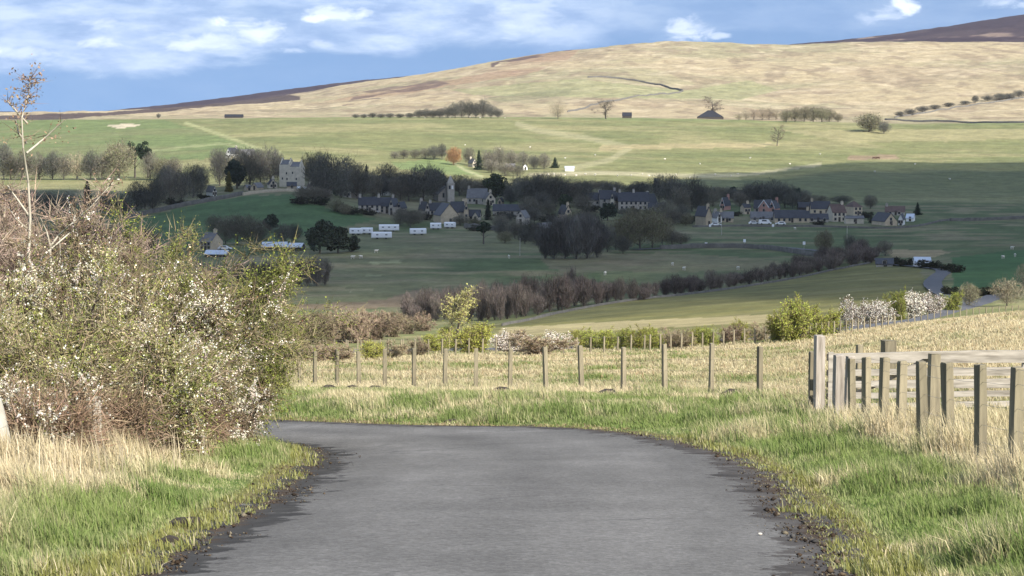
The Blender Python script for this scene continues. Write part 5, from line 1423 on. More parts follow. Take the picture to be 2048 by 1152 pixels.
# two fences along the low road
fence('wire_fence', 'small pale fence along the near side of the low road', [atY(c, np.interp(c, [300, 600, 900, 1200, 1450, 1600, 1700, 1780], [150, 160, 168, 176, 184, 194, 206, 224])) for c in np.r_[np.arange(560, 1300, 27), np.arange(1300, 1620, 21), np.arange(1620, 1790, 12)]], 1.35, .12, (.5, .95), 'post', wire_r=.004)
fence('wire_fence', 'farther pale fence in front of the hedges beyond the low road', [atY(c, np.interp(c, [300, 600, 900, 1200, 1450, 1640], [184, 197, 207, 217, 227, 240])) for c in np.r_[np.arange(600, 1300, 23), np.arange(1300, 1660, 18)]], 1.2, .11, (.5, .95), 'post', wire_r=.004)
fence('wire_fence', 'faint fence climbing the right bank above the low road', [atY(c, np.interp(c, [1640, 1800, 1900, 2048, 2200], [226, 248, 262, 280, 290])) for c in range(1790, 2200, 13)], 1.1, .10, (.5, .95), 'post', wire_r=.004)

# ------------------------------------------------------------------ gate and its posts
def big_post(px, Y, h, w, label, mat='post_pale', name='gate_post', d=None, tilt=0.0, base=None):
    g = atY(px, Y)
    o = tag(link(name, post_mesh(RP, h, w, d or w, .5).build(name, M[mat]), None, g), label, 'post'); o.rotation_euler = (0, tilt, .18)
    return o
GY = 39.5
gpz = atY(1638, GY)
big_post(1638, GY, 1.50, .175, 'tall silvery gate post at the near end of the field gate')
big_post(1623, GY + .7, 1.16, .10, 'thin dark-sided post just behind the tall gate post', 'post')
big_post(1676, 35.5, 1.12, .16, 'left of two weathered white strainer posts where the fence meets the gate', name='strainer_post')
big_post(1697, 36.0, 1.08, .14, 'right of two weathered white strainer posts where the fence meets the gate', name='strainer_post', tilt=.02)
big_post(1866, 30.5, 1.14, .15, 'round-topped post with wrapped wire, thicker than its neighbours', 'post', 'strainer_post')
big_post(1776, 47.5, 1.30, .26, 'square greenish post rising behind the gate top rail', 'post', 'gate_post')
big_post(1718, 46.5, 1.2, .13, 'short dark post top behind the gate, left of the square greenish one', 'post', 'fence_post')
def field_gate():
    x0 = gpz.x + .14; L = 3.95; g = Vector((x0, GY + .02, gz(x0, GY)))
    o = thing('field_gate', 'silvery weathered five-bar wooden gate standing at the verge', 'gate', g, math.radians(2.5))
    th = .045
    zs = [.16, .36, .58, .80, 1.10]
    for i, z in enumerate(zs):
        t = .13 if i == 4 else .10
        s = MB(); n = 10
        V = []; 
        for k in range(n + 1):
            x = L * k / n; wv_ = RP.uniform(-.008, .008) + .05 * x / L
            V += [(x, -th, z - t / 2 + wv_), (x, th, z - t / 2 + wv_), (x, th, z + t / 2 + wv_), (x, -th, z + t / 2 + wv_)]
        Fc = [(0, 1, 2, 3)[::-1], tuple(n * 4 + q for q in (0, 1, 2, 3))]
        for k in range(n):
            for q in range(4): Fc.append((k * 4 + q, k * 4 + (q + 1) % 4, k * 4 + 4 + (q + 1) % 4, k * 4 + 4 + q))
        s.add(V, [f[::-1] for f in Fc]); link('bar', s.build('bar', M['rail']), o)
    for x in (.06, L - .05): link('stile', MB().box(x - .05, x + .05, -.10, -.05, .08, 1.2).build('stile', M['rail']), o)
    link('upright', MB().box(L * .5 - .045, L * .5 + .045, -.095, -.047, .12, 1.14).build('upright', M['rail']), o)
    a = Vector((.1, .075, .16)); b_ = Vector((L * .52, .075, 1.1)); s = MB(); u_ = (b_ - a).normalized(); nrm_ = Vector((-u_.z, 0, u_.x)) * .045
    s.add([a - nrm_, b_ - nrm_, b_ + nrm_, a + nrm_] + [p + Vector((0, .04, 0)) for p in (a - nrm_, b_ - nrm_, b_ + nrm_, a + nrm_)], [(0, 1, 2, 3), (7, 6, 5, 4), (0, 4, 5, 1), (1, 5, 6, 2), (2, 6, 7, 3), (3, 7, 4, 0)])
    link('brace', s.build('brace', M['rail']), o)
field_gate()
def rail_fence():
    g = atY(1700, 46.0); o = thing('rail_fence', 'low grey rail fence seen through the gate bars', 'fence', g, math.radians(1))
    for x in (0, 1.9, 3.8, 5.7): link('post', post_mesh(RP, 1.05, .12, .12).build('post', M['rail']), o, (x, 0, 0))
    for z in (.35, .62, .9): link('rail', MB().box(-.2, 6.6, -.11, -.065, z - .06, z + .06).build('rail', M['rail']), o)
rail_fence()
# old pale posts inside the left hedge
for px, Y, h, w, lb, ti in ((400, 27.2, 1.0, .18, 'broad pale old post at the right end of the left hedge', -.05), (196, 22.6, .70, .085, 'slim pale post in the middle of the left hedge foot', 0), (20, 20.6, .7, .12, 'pale leaning post at the left edge under white blossom', -.18), (428, 27.6, .8, .04, 'thin dark stake in front of the broad pale old post', .0)):
    big_post(px, Y, h, w, lb, 'concrete' if 'pale' in lb else 'bark', 'old_post', tilt=ti)

# ------------------------------------------------------------------ left hedge: thorn bushes, blossom and a pale sapling
def hedge_shrub(seed, H, R, stems, spread, twigcol, kinds, per=5, tw_len=.32, tw_w=.008, name='blackthorn_bush', label='', px=0, Y=30, lean=(0, 0), bark='bark_twig', long_=(), low=.05, foliage_name='foliage', dens=1.0):
    """kinds: list of (albedo, number, size)"""
    rng = np.random.default_rng(seed); segs = []; E = []; D = []
    for i in range(stems):
        az = i * 2.4 + rng.normal() * .3; sp = spread * math.sqrt((i + .5) / stems)
        d = unit(np.array([math.cos(az) * sp + lean[0], math.sin(az) * sp + lean[1], 1.0]))
        q = np.array([math.cos(az) * .35 * R * rng.random(), math.sin(az) * .35 * R * rng.random(), -.1]); r = .016 + .012 * rng.random()
        n = 6; hh = H * (.65 + .42 * rng.random())
        for s in range(n):
            d = unit(d + rng.normal(size=3) * .2 + [0, 0, .02]); q2 = q + d * hh / n
            segs.append((q, q2, r * (1 - s / n * .8), r * (1 - (s + 1) / n * .8)))
            for j in range(5 if s else 2):
                b0 = q + (q2 - q) * rng.random(); d2 = unit(d * .5 + rng.normal(size=3) * .85); l2 = R * .62 * (.35 + .8 * rng.random())
                bp_ = b0
                for ss in range(3):
                    d2 = unit(d2 + rng.normal(size=3) * .28); b1 = bp_ + d2 * l2 / 3; b1[2] = max(b1[2], low)
                    rr_ = r * .42 * (1 - .28 * ss); segs.append((bp_, b1, rr_, rr_ * .7))
                    for m_ in range(4):
                        E.append(bp_ + (b1 - bp_) * rng.random()); D.append(unit(d2 + rng.normal(size=3) * .65))
                    bp_ = b1
            q = q2
    for az, el, ln in long_:
        d = np.array([math.cos(az) * math.cos(el), math.sin(az) * math.cos(el), math.sin(el)]); q = np.array([0, 0, H * .45]); n = 8
        for s in range(n):
            d = unit(d + rng.normal(size=3) * .09 + [0, 0, .015]); q2 = q + d * ln / n
            segs.append((q, q2, .014 * (1 - s / n * .8), .014 * (1 - (s + 1) / n * .8)))
            for m_ in range(9):
                E.append(q + (q2 - q) * rng.random()); D.append(unit(d * .6 + rng.normal(size=3) * .6))
            q = q2
    V, Fq = tubes_mesh(segs, None, 4)
    g = atY(px, Y); o = thing(name, label, 'bush', g)
    link('stems', mesh('stems', V, [Fq], M[bark], None, True), o)
    E = np.array(E); D = np.array(D); P0 = np.repeat(E, per, 0); n = len(P0)
    P0 = P0 + np.repeat(D, per, 0) * rng.uniform(-.12, .22, (n, 1)) + rng.normal(size=(n, 3)) * .035
    D0 = unit(np.repeat(D, per, 0) + rng.normal(size=(n, 3)) * .6 + [0, 0, .1]); L = tw_len * rng.uniform(.4, 1.3, n)
    # each twig a bent pair of slivers
    V, T_ = spikes(P0, D0, L, tw_w * rng.uniform(.8, 2.0, n), rng); C = rep(jitter(twigcol, n, rng, .3), 3); fc = [T_]
    link('twigs', mesh('twigs', V, fc, M['twig'], C), o)
    Vs = []; Fs = []; Cs = []; off = 0
    for col, num, size in kinds:
        num = int(num * dens * 2.7); size = size * .60
        fr = .16 if col is WHT else .14 if col in (PNK, CRM) else 1.0
        wgt = sst(.40, .62, fbm(P0[:, 0] / .38 + seed * 3.1, P0[:, 2] / .38 + P0[:, 1] / .5, seed % 60, 3)) + .08
        if fr < 1: wgt = wgt * (rng.random(n) < fr)
        k = rng.choice(n, num, p=wgt / wgt.sum()); t = rng.uniform(.05, 1.0, (num, 1)); Q = P0[k] + D0[k] * t * L[k][:, None] + rng.normal(size=(num, 3)) * .012
        V2, F2 = cards(Q, size * rng.uniform(.5, 1.4, num), rng, aspect=1.2); Vs.append(V2); Fs.append(F2 + off); off += len(V2)
        pn = fbm(Q[:, 0] * 2.0 + seed, Q[:, 2] * 2.0, seed % 50, 2)[:, None]
        Cs.append(rep(np.clip(jitter(col, num, rng, .25) * (.75 + .5 * pn), 0, 1), 4))
    if Vs: link(foliage_name, mesh(foliage_name, np.vstack(Vs), [np.vstack(Fs)], M['leaf'], np.vstack(Cs)), o)
    return o


GRN = (.34, .36, .085); OLV = (.22, .225, .08); WHT = (.80, .74, .62); CRM = (.60, .52, .33); BRN = (.2, .14, .10); PNK = (.65, .50, .43); RED = (.36, .13, .09)
DG = (.275, .305, .07); DO = (.165, .18, .052)
hedge_shrub(101, 3.3, 1.45, 13, .8, (.19, .165, .09), [(DG, 24000, .023), (DO, 20000, .024)], name='hawthorn_bush', label='yellow-green hawthorn with long arching sprays at the right end of the left hedge', px=318, Y=34.0, long_=((-.25, .45, 2.5), (.1, .7, 2.5), (2.9, .8, 2.5), (1.6, 1.0, 2.3), (.3, .36, 2.7), (-.6, .35, 1.6), (3.4, .9, 2.3), (2.6, 1.1, 2.4), (.2, .55, 2.8), (-.1, .3, 2.4)))
hedge_shrub(102, 2.5, 1.15, 13, .8, (.19, .165, .09), [(DG, 22000, .023), (DO, 20000, .024), (CRM, 700, .017)], name='hawthorn_bush', label='rounded green hawthorn overhanging the lane at the bend', px=388, Y=33.2)
hedge_shrub(103, 2.6, 1.35, 13, .82, (.20, .155, .10), [(WHT, 21000, .019), (CRM, 12000, .019), (PNK, 6000, .017), (DO, 20000, .021), (RED, 700, .014)], name='blackthorn_bush', label='blackthorn thick with white blossom in the middle of the left hedge', px=205, Y=27.4, foliage_name='blossom')
hedge_shrub(104, 2.15, 1.4, 12, .82, (.20, .16, .10), [(CRM, 9000, .018), (WHT, 8000, .018), (OLV, 22000, .021), (DG, 9000, .020)], name='blackthorn_bush', label='olive and cream thorn bush at the left of the blossom', px=110, Y=24.8, foliage_name='blossom')
hedge_shrub(105, 2.0, 1.4, 11, .82, (.19, .155, .095), [(OLV, 24000, .021), (DG, 12000, .020), (CRM, 2000, .017)], name='hawthorn_bush', label='dull green thorn bush at the left edge of the photo', px=-20, Y=25.0)
hedge_shrub(106, 4.0, 1.8, 18, .6, (.23, .18, .135), [((.30, .225, .16), 12000, .019), (OLV, 3500, .018)], per=9, tw_len=.36, tw_w=.009, name='thorn_bush', label='tall brown leafless thicket behind the pale sapling at left', px=95, Y=37.0, foliage_name='buds')
hedge_shrub(107, 4.1, 1.8, 16, .6, (.23, .18, .135), [((.30, .225, .16), 11000, .019), (OLV, 3500, .018)], per=9, tw_len=.36, tw_w=.009, name='thorn_bush', label='brown leafless thicket at the far left edge of the photo', px=-40, Y=36.0, foliage_name='buds')
hedge_shrub(108, 1.15, .6, 6, .75, (.16, .12, .08), [(WHT, 7500, .019), (CRM, 1000, .016), (OLV, 2500, .018)], per=3, tw_len=.22, tw_w=.006, name='blackthorn_bush', label='low white-flowering shoots in the grass at the bottom-left of the hedge', px=40, Y=21.6, foliage_name='blossom')
hedge_shrub(109, 1.05, .38, 5, .45, (.18, .14, .09), [(WHT, 4200, .020), (DG, 900, .018)], per=3, tw_len=.22, name='blackthorn_bush', label='single sprig of white blossom in front of the hawthorn at the bend', px=458, Y=29.0, foliage_name='blossom')
hedge_shrub(110, 1.5, .95, 11, .85, (.17, .13, .085), [(CRM, 5500, .018), (WHT, 8500, .018), (DO, 10000, .020)], name='blackthorn_bush', label='half-flowering thorn bush beside the broad pale old post', px=288, Y=29.6, foliage_name='blossom')
hedge_shrub(111, 1.7, 1.2, 11, .82, (.17, .13, .085), [(OLV, 13000, .021), (CRM, 2500, .018), (WHT, 2000, .018)], name='thorn_bush', label='dense olive thorn bush behind the slim pale post', px=190, Y=26.8)
hedge_shrub(112, 3.3, 1.6, 12, .7, (.20, .165, .09), [(OLV, 14000, .020), (DG, 11000, .020)], per=7, name='thorn_bush', label='sparse greenish thorn rising behind the blossom', px=215, Y=36.5, long_=((.4, .8, 2.4), (1.2, .9, 2.2), (.1, .7, 2.4)))


for sd_, px_, Y_, H_, lb_ in ((121, 150, 23.4, .8, 'brown leafless bramble stems at the hedge foot beside the slim pale post'), (122, 285, 26.4, .75, 'brown tangled stems at the hedge foot under the white blossom'), (123, 60, 21.4, .7, 'brown tangled stems in the straw at the bottom-left of the hedge'), (124, 345, 27.6, .65, 'brown tangled stems beside the broad pale old post')):
    hedge_shrub(sd_, H_, .75, 12, 1.1, (.20, .14, .095), [((.24, .17, .11), 1800, .016), (OLV, 500, .016)], per=5, tw_len=.26, tw_w=.007, name='bramble', label=lb_, px=px_, Y=Y_, foliage_name='dead_leaves')


def sapling(px, Y, path, r0, label, seed, side, budsN, tip):
    rng = np.random.default_rng(seed); g = atY(px, Y); mpp = Y / F; segs = []; E = []; D = []
    P3 = [np.array([(x - px) * mpp, .15 * math.sin(i * 1.7), (path[0][1] - y) * mpp]) for i, (x, y) in enumerate(path)]
    n = len(P3)
    for i in range(n - 1):
        a, b = r0 * (1 - i / (n - 1) * .85), r0 * (1 - (i + 1) / (n - 1) * .85); segs.append((P3[i], P3[i + 1], a, b))
    for sp_ in side:
        Q = [np.array([(x - px) * mpp, .2 * rng.normal(), (path[0][1] - y) * mpp]) for x, y in sp_]; Q[0][1] = .1
        for i in range(len(Q) - 1): segs.append((Q[i], Q[i + 1], r0 * .55 * (1 - i / len(Q)), r0 * .55 * (1 - (i + 1) / len(Q)) + .002))
        for i in range(14):
            t = rng.random(); k = int(t * (len(Q) - 1)); E.append(Q[k] + (Q[k + 1] - Q[k]) * rng.random()); D.append(unit(rng.normal(size=3) + [0, 0, .6]))
    # bud-bearing twigs at the tip
    for i in range(tip):
        t = rng.random() ** .8; k = n - 2 if t > .4 else n - 3; p_ = P3[k] + (P3[k + 1] - P3[k]) * rng.random()
        E.append(p_); D.append(unit(rng.normal(size=3) * [1, 1, .5] + [0, 0, .5]))
    o = thing('pale_sapling', label, 'tree', g)
    V, Fq = tubes_mesh(segs, None, 6); link('trunk', mesh('trunk', V, [Fq], M['bark_pale'], None, True), o)
    E = np.array(E); D = np.array(D); m_ = len(E); L = rng.uniform(.15, .42, m_)
    V, T_ = spikes(E, D, L, np.full(m_, .012), rng)
    k = rng.integers(0, m_, budsN); Qb = E[k] + D[k] * (rng.uniform(.1, 1.0, (budsN, 1)) * L[k][:, None]) + rng.normal(size=(budsN, 3)) * .02
    V2, F2 = cards(Qb, .022 * rng.uniform(.5, 1.3, budsN), rng)
    link('foliage', mesh('foliage', np.vstack([V, V2]), [T_, F2 + len(V)], M['twig'], np.vstack([rep(jitter((.17, .12, .09), m_, rng), 3), rep(jitter((.22, .15, .10), budsN, rng, .3), 4)])), o)  # this part holds only thin twigs and buds, no leaves
    return o


sapling(86, 31.0, [(86, 880), (88, 700), (78, 560), (68, 520), (66, 440), (62, 370), (60, 300), (58, 240), (66, 190), (72, 158)], .031, 'tall slender sapling with pale trunk reaching above the skyline at left', 31,
        [[(66, 440), (40, 400), (20, 375)], [(68, 470), (40, 440), (15, 420)], [(60, 310), (90, 280), (130, 245)], [(62, 250), (40, 220), (25, 205)], [(76, 540), (100, 510), (140, 470), (180, 430)], [(60, 290), (48, 270), (40, 240)]], 620, 62)
sapling(112, 31.6, [(118, 880), (114, 700), (108, 570), (112, 530), (104, 500), (120, 478), (150, 455), (190, 420), (232, 370)], .030, 'forked pale sapling leaning right beside the tall slender one', 32,
        [[(106, 505), (96, 470), (88, 440)], [(118, 560), (126, 520), (128, 480)], [(150, 455), (140, 440), (142, 410)], [(112, 530), (100, 545), (86, 570)]], 260, 30)

# ------------------------------------------------------------------ grass
def blades(name, X, Y, h, w, col, label=None, seed=1, lean=.35, wind=(-.15, .1)):
    rng = np.random.default_rng(seed); n = len(X); Z = height(X, Y) - .015
    az = rng.random(n) * 6.283; sx, sy = np.cos(az), np.sin(az)
    la = rng.random(n) * 6.283; ln = np.abs(rng.normal(size=n)) * lean
    lx = np.cos(la) * ln + wind[0]; ly = np.sin(la) * ln + wind[1]
    w2 = w * .5
    B = np.c_[X, Y, Z]; side = np.c_[sx, sy, np.zeros(n)]; tilt = np.c_[lx, ly, np.zeros(n)]
    mid = B + np.c_[np.zeros((n, 2)), h * .55] + tilt * (h * .28)[:, None]
    tip = B + np.c_[np.zeros((n, 2)), h * (.98 - .25 * np.minimum(ln, 1.2))] + tilt * (h * .95)[:, None]
    V = np.stack([B - side * w2[:, None], B + side * w2[:, None], mid - side * (w2 * .75)[:, None], mid + side * (w2 * .75)[:, None], tip], 1).reshape(-1, 3)
    i5 = np.arange(n)[:, None] * 5
    q = i5 + np.array([0, 1, 3, 2]); t = i5 + np.array([2, 3, 4])
    return tag(link(name, mesh(name, V, [q, t], M['grass'], rep(np.clip(col, .01, 1), 5))), label, None, None, 'stuff')


GG = np.array((.098, .165, .040)); GY_ = np.array((.20, .245, .075)); SS = np.array((.66, .57, .375)); SD = np.array((.44, .35, .21)); MO = np.array((.20, .20, .065))


def verge_cols(n, s, rng, gv):
    """s: 0 green .. 1 straw"""
    s = np.clip(s, 0, 1)
    f = np.clip(s + (rng.random(n) - .5) * (.25 + .9 * np.minimum(s, 1 - s)), 0, 1)[:, None]
    st_ = SS + (SD - SS) * rng.random((n, 1)); gr_ = GG + (GY_ - GG) * (rng.random((n, 1)) * .5 + .5 * gv[:, None])
    return (gr_ * (1 - f) + st_ * f) * rng.uniform(.78, 1.22, (n, 1))


def sample(n, x0, x1, y0, y1, seed, power=1.0):
    rng = np.random.default_rng(seed)
    Y = 1 / (1 / y0 + (1 / y1 - 1 / y0) * rng.random(n)) if power == 2 else np.sqrt(y0 * y0 + (y1 * y1 - y0 * y0) * rng.random(n)) if power == 0 else np.exp(np.log(y0) + (math.log(y1 / y0)) * rng.random(n))
    c = x0 + (x1 - x0) * rng.random(n)
    return (c - 1024) / F * Y, Y, c, rng


def fence_dist(X, Y):
    return seg_dist(X, Y, np.array([(p.x, p.y) for p in RXY] + [(gpz.x, gpz.y)]))


# near verges, both sides of the lane
X, Y, c, rng = sample(560000, -80, 2130, 10.8, 47, 201)
d, side, t, ins, do, di = road_info(X, Y)
dF = fence_dist(X, Y)
right = side > 0
n1 = fbm(X / .9, Y / .9, 91, 3); n2 = fbm(X / .28, Y / .28, 92, 2)
edge = d < (.10 + .5 * n1 * n2 * 2)
s_r = np.clip(.08 + .20 * sst(.5, .64, fbm(X / .8, Y / 1.2, 302, 3)) + .8 * (1 - sst(.15, .8, dF)) + .5 * sst(.60, .72, n1), 0, 1)
s_r = np.where((X > np.interp(Y, [16, 37], [4.6, 5.8])) & (Y < 39), .85, s_r)
s_l = np.clip(.08 + .17 * sst(.5, .64, fbm(X / .7, Y / 1.1, 301, 3)) + .8 * sst(1.0, 1.7, d) + .5 * sst(.60, .70, n1), 0, 1)
s = np.where(right, s_r, s_l)
s = np.maximum(s, .42 * (1 - sst(.15, .8, d)))
h = .56 * np.where(right, .10 + .16 * n1 + .10 * sst(.3, 1.4, d), .09 + .12 * n1 + .07 * sst(.4, 1.6, d)) * (.35 + .65 * sst(0.05, .9, d))
h = h + np.where(rng.random(len(X)) < s, .02 + .11 * np.where(right, (1 - sst(.1, .9, dF)), sst(1.1, 2.0, d) * .38), 0)
clump = sst(.50, .66, fbm(X / .55, Y / .55, 97, 2))
h = h * (.7 + .9 * clump) * (.75 + .6 * sst(.4, .65, fbm(X / 1.7, Y / 1.7, 197, 2)))
keep = (np.where(ins, -np.minimum(do, di), d) > -.10 + .40 * (n2 - .25)) & (rng.random(len(X)) > .6 * (1 - sst(.1, .75, d)))
gv = fbm(X / 1.6, Y / 1.6, 93, 2)
col = verge_cols(len(X), s, rng, gv)
col = np.where((d < .40)[:, None] & (rng.random(len(X)) < .7)[:, None], MO * rng.uniform(.7, 1.4, (len(X), 1)), col)
k = keep
blades('grass', X[k], Y[k], np.maximum(h[k] * rng.uniform(.5, 1.25, k.sum()), .02), (.006 + .00022 * Y[k]) * rng.uniform(.6, 1.4, k.sum()), col[k], seed=5)

# tall dead stalks along the hedge foot and the right-hand fence
X, Y, c, rng = sample(30000, -80, 2130, 16, 40, 207)
d, side, t, ins, do, di = road_info(X, Y); dF = fence_dist(X, Y)
k = (~ins) & (((side < 0) & (d > 1.2) & (d < 3.4)) | ((side > 0) & (dF < .55))) & (rng.random(len(X)) < .16)
blades('dead_stalks', X[k], Y[k], rng.uniform(.25, .62, k.sum()), rng.uniform(.006, .013, k.sum()), np.array((.60, .50, .34)) * rng.uniform(.45, 1.15, (k.sum(), 1)), seed=11, lean=.55)

# outer bank below the roadside fence
X, Y, c, rng = sample(210000, 380, 1760, 36, 76, 202)
d, side, t, ins, do, di = road_info(X, Y)
ff = seg_dist(X, Y, np.array([(p.x, p.y) for p in fpts]))
n1 = fbm(X / 1.4, Y / 1.4, 94, 3)
s = np.clip(.16 + .5 * (1 - sst(1.0, 4.0, ff)) + .6 * sst(.54, .68, n1) - .35 * sst(1024, 1500, c), .06, 1)
h = (.07 + .16 * n1 + .10 * (1 - sst(.5, 2.5, ff)) * (rng.random(len(X)) < .4)) * (.3 + .7 * sst(.1, 1.2, d))
k = (~ins) & (d > .08) & (side > 0)
col = verge_cols(len(X), s, rng, fbm(X / 2, Y / 2, 95, 2))
col = np.where((d < .5)[:, None] & (rng.random(len(X)) < .5)[:, None], np.array((.27, .21, .12)) * rng.uniform(.7, 1.3, (len(X), 1)), col)
blades('grass', X[k], Y[k], h[k] * rng.uniform(.5, 1.25, k.sum()), .018 * rng.uniform(.6, 1.5, k.sum()), col[k], seed=6, lean=.45)

# rough tussock field below the fence, out to the low road and up the right bank
X, Y, c, rng = sample(460000, 380, 2200, 40, 285, 203)
ff = (Y > np.interp(c, [380, 520, 1520, 1640, 2200], [76, 74, 47, 41, 40]))
low = Y < np.interp(c, [300, 600, 900, 1200, 1450, 1600, 1700, 1800, 1900, 2200], [172, 184, 195, 205, 214, 226, 240, 260, 270, 290])
n1 = fbm(X / 2.2, Y / 6.0, 96, 4); n2 = fbm(X / 9, Y / 18, 98, 3)
s = np.clip(.72 + .45 * sst(.45, .6, n2) - .62 * sst(.44, .68, n1) + .5 * sst(1500, 1760, c), .1, 1)
tus = sst(.46, .62, fbm(X / 1.1, Y / 1.5, 99, 2))
h = .04 + .07 * n1 + .13 * tus
k = ff & low & (rng.random(len(X)) < .62 + .38 * tus)
SS2 = SS * 1.05
col = verge_cols(len(X), s * .92, rng, n2) * .9
col = np.where((rng.random(len(X)) < .08)[:, None], np.array((.30, .21, .12)) * rng.uniform(.7, 1.3, (len(X), 1)), col)
blades('dry_grass', X[k], Y[k], h[k] * rng.uniform(.7, 1.7, k.sum()), (.008 + .00030 * Y[k]) * rng.uniform(.6, 1.5, k.sum()), col[k], seed=7, lean=1.0)

# ------------------------------------------------------------------ small things on and beside the lane
RK = random.Random(9)
def lump(rng, r, n=2, amp=.3, flat=.6):
    import bmesh
    bm = bmesh.new(); bmesh.ops.create_icosphere(bm, subdivisions=n, radius=r)
    sd_ = rng.random() * 50
    for v_ in bm.verts:
        f_ = 1 + amp * (float(fbm(np.array([v_.co.x / r * 1.3 + sd_]), np.array([v_.co.y / r * 1.3 + v_.co.z / r]), 5, 3)[0]) - .5) * 2
        v_.co = Vector((v_.co.x * f_, v_.co.y * f_, v_.co.z * f_ * flat))
    me = bpy.data.meshes.new('lump'); bm.to_mesh(me); bm.free(); return me
for px, Y, r in [(525, 62, .22), (568, 61, .20), (655, 60.5, .26), (705, 59.6, .22), (752, 58.4, .24), (884, 56.2, .22), (966, 55.0, .18), (1006, 53.5, .26), (1215, 49.5, .28), (1462, 46.8, .30)]:
    g = atY(px, Y); me = lump(RK, r, 2, .35, .55); me.materials.append(M['soil'])  # flattened dark lumps along the fence foot, sharing the clods' material
    o = link('dark_mound', me, None, g + Vector((0, 0, r * .12))); o.rotation_euler = (0, 0, RK.random() * 6)
    tag(o, 'small dark mound in the grass at the foot of the roadside fence', 'mound', 'dark mounds along the fence foot')
for px, py, r, lb in [(985, 967, .012, 'pale pebble on the middle of the lane, farther one'), (1520, 1076, .016, 'whitish stone on the broken right margin of the lane'), (908, 992, .008, 'tiny pale pebble left of the middle of the lane'), (858, 1082, .008, 'pale pebble low on the left of the lane'), (1040, 1106, .009, 'tiny stone low in the middle of the lane'), (1222, 1046, .007, 'tiny grey stone right of the middle of the lane')]:
    g = at(px, py); me = lump(RK, r, 2, .3, .5); me.materials.append(M['pebble'])
    tag(link('stone', me, None, g + Vector((0, 0, r * .4 + .02))), lb, 'stone')
for px, py, r, lb in [(368, 1052, .13, 'largest dark clod of mud at the left edge of the lane'), (420, 1028, .09, 'dark clod of mud above the largest one'), (335, 1085, .08, 'dark clod of mud below the largest one'), (905, 846, .16, 'dark clod at the far edge of the lane below the fence')]:
    g = at(px, py); me = lump(RK, r, 3, .5, .45); me.materials.append(M['soil'])
    tag(link('mud_clod', me, None, g), lb, 'clod')

# grit, soil crumbs and bits of dead stem along both edges of the lane
X, Y, c, rng = sample(60000, 150, 1900, 11, 46, 208)
d, side, t, ins, do, di = road_info(X, Y)
e = np.where(ins, -np.minimum(do, di), d); nn = fbm(X / .6, Y / .6, 211, 3)
k = (e > -.55) & (e < .42) & (rng.random(len(X)) < sst(.35, .7, nn + .35 * np.exp(-(e / .22) ** 2) - .14) * .5)
X, Y, e = X[k], Y[k], e[k]; n = len(X)
r = rng.uniform(.004, .012, n) * (1 + 1.5 * (rng.random(n) < .06)); r = np.where(e < -.25, r * .6, r)
Z = height(X, Y) + r * .3 + np.where(e < 0, .01, 0)
o6 = np.array([(1, 0, 0), (-1, 0, 0), (0, 1, 0), (0, -1, 0), (0, 0, 1), (0, 0, -1)], float)
off = o6[None] * (r[:, None] * rng.uniform(.6, 1.5, (n, 6)))[:, :, None] + rng.normal(size=(n, 6, 3)) * (r * .15)[:, None, None]
off[:, :, 2] *= .7
V = (np.c_[X, Y, Z][:, None] + off).reshape(-1, 3)
tri = np.array([(0, 2, 4), (2, 1, 4), (1, 3, 4), (3, 0, 4), (2, 0, 5), (1, 2, 5), (3, 1, 5), (0, 3, 5)])
Fg = (np.arange(n)[:, None, None] * 6 + tri[None]).reshape(-1, 3)
pal = np.array([(.07, .05, .035), (.045, .035, .028), (.12, .09, .06), (.20, .17, .12), (.09, .085, .08)])
tag(link('gravel', mesh('gravel', V, [Fg], M['grass'], rep(pal[rng.integers(0, 5, n)] * rng.uniform(.7, 1.3, (n, 1)), 6))), None, None, None, 'stuff')
# ------------------------------------------------------------------ sky
W = bpy.data.worlds.new('World'); SC.world = W; W.use_nodes = True
nt = W.node_tree; nt.nodes.clear()
out = nt.nodes.new('ShaderNodeOutputWorld'); bg = nt.nodes.new('ShaderNodeBackground')
tc = nt.nodes.new('ShaderNodeTexCoord')
sep = N(nt, 'ShaderNodeSeparateXYZ'); nt.links.new(tc.outputs['Generated'], sep.inputs[0])


def mth(op, a, b=None, c=None, clamp=False):
    n = N(nt, 'ShaderNodeMath', operation=op); n.use_clamp = clamp
    for i, v_ in enumerate((a, b, c)):
        if v_ is None: continue
        if hasattr(v_, 'is_linked'): nt.links.new(v_, n.inputs[i])
        else: n.inputs[i].default_value = v_
    return n.outputs[0]


# the low band of sky is clear and deep blue: look the sky up a little higher than the true direction
zz = mth('MULTIPLY_ADD', mth('MAXIMUM', sep.outputs[2], 0.0), 0.62, 0.42)
cmb = N(nt, 'ShaderNodeCombineXYZ')
nt.links.new(sep.outputs[0], cmb.inputs[0]); nt.links.new(sep.outputs[1], cmb.inputs[1]); nt.links.new(zz, cmb.inputs[2])
nrm = N(nt, 'ShaderNodeVectorMath', operation='NORMALIZE'); nt.links.new(cmb.outputs[0], nrm.inputs[0])
sky = N(nt, 'ShaderNodeTexSky', sky_type='NISHITA'); sky.sun_disc = False
sky.sun_elevation = SUN_EL; sky.sun_rotation = math.pi - SUN_AZ
sky.air_density = 1.0; sky.dust_density = .6; sky.ozone_density = 1.6
nt.links.new(nrm.outputs[0], sky.inputs['Vector'])
sat = N(nt, 'ShaderNodeHueSaturation'); sat.inputs['Saturation'].default_value = 1.12; sat.inputs['Value'].default_value = 1.05; nt.links.new(sky.outputs[0], sat.inputs['Color'])
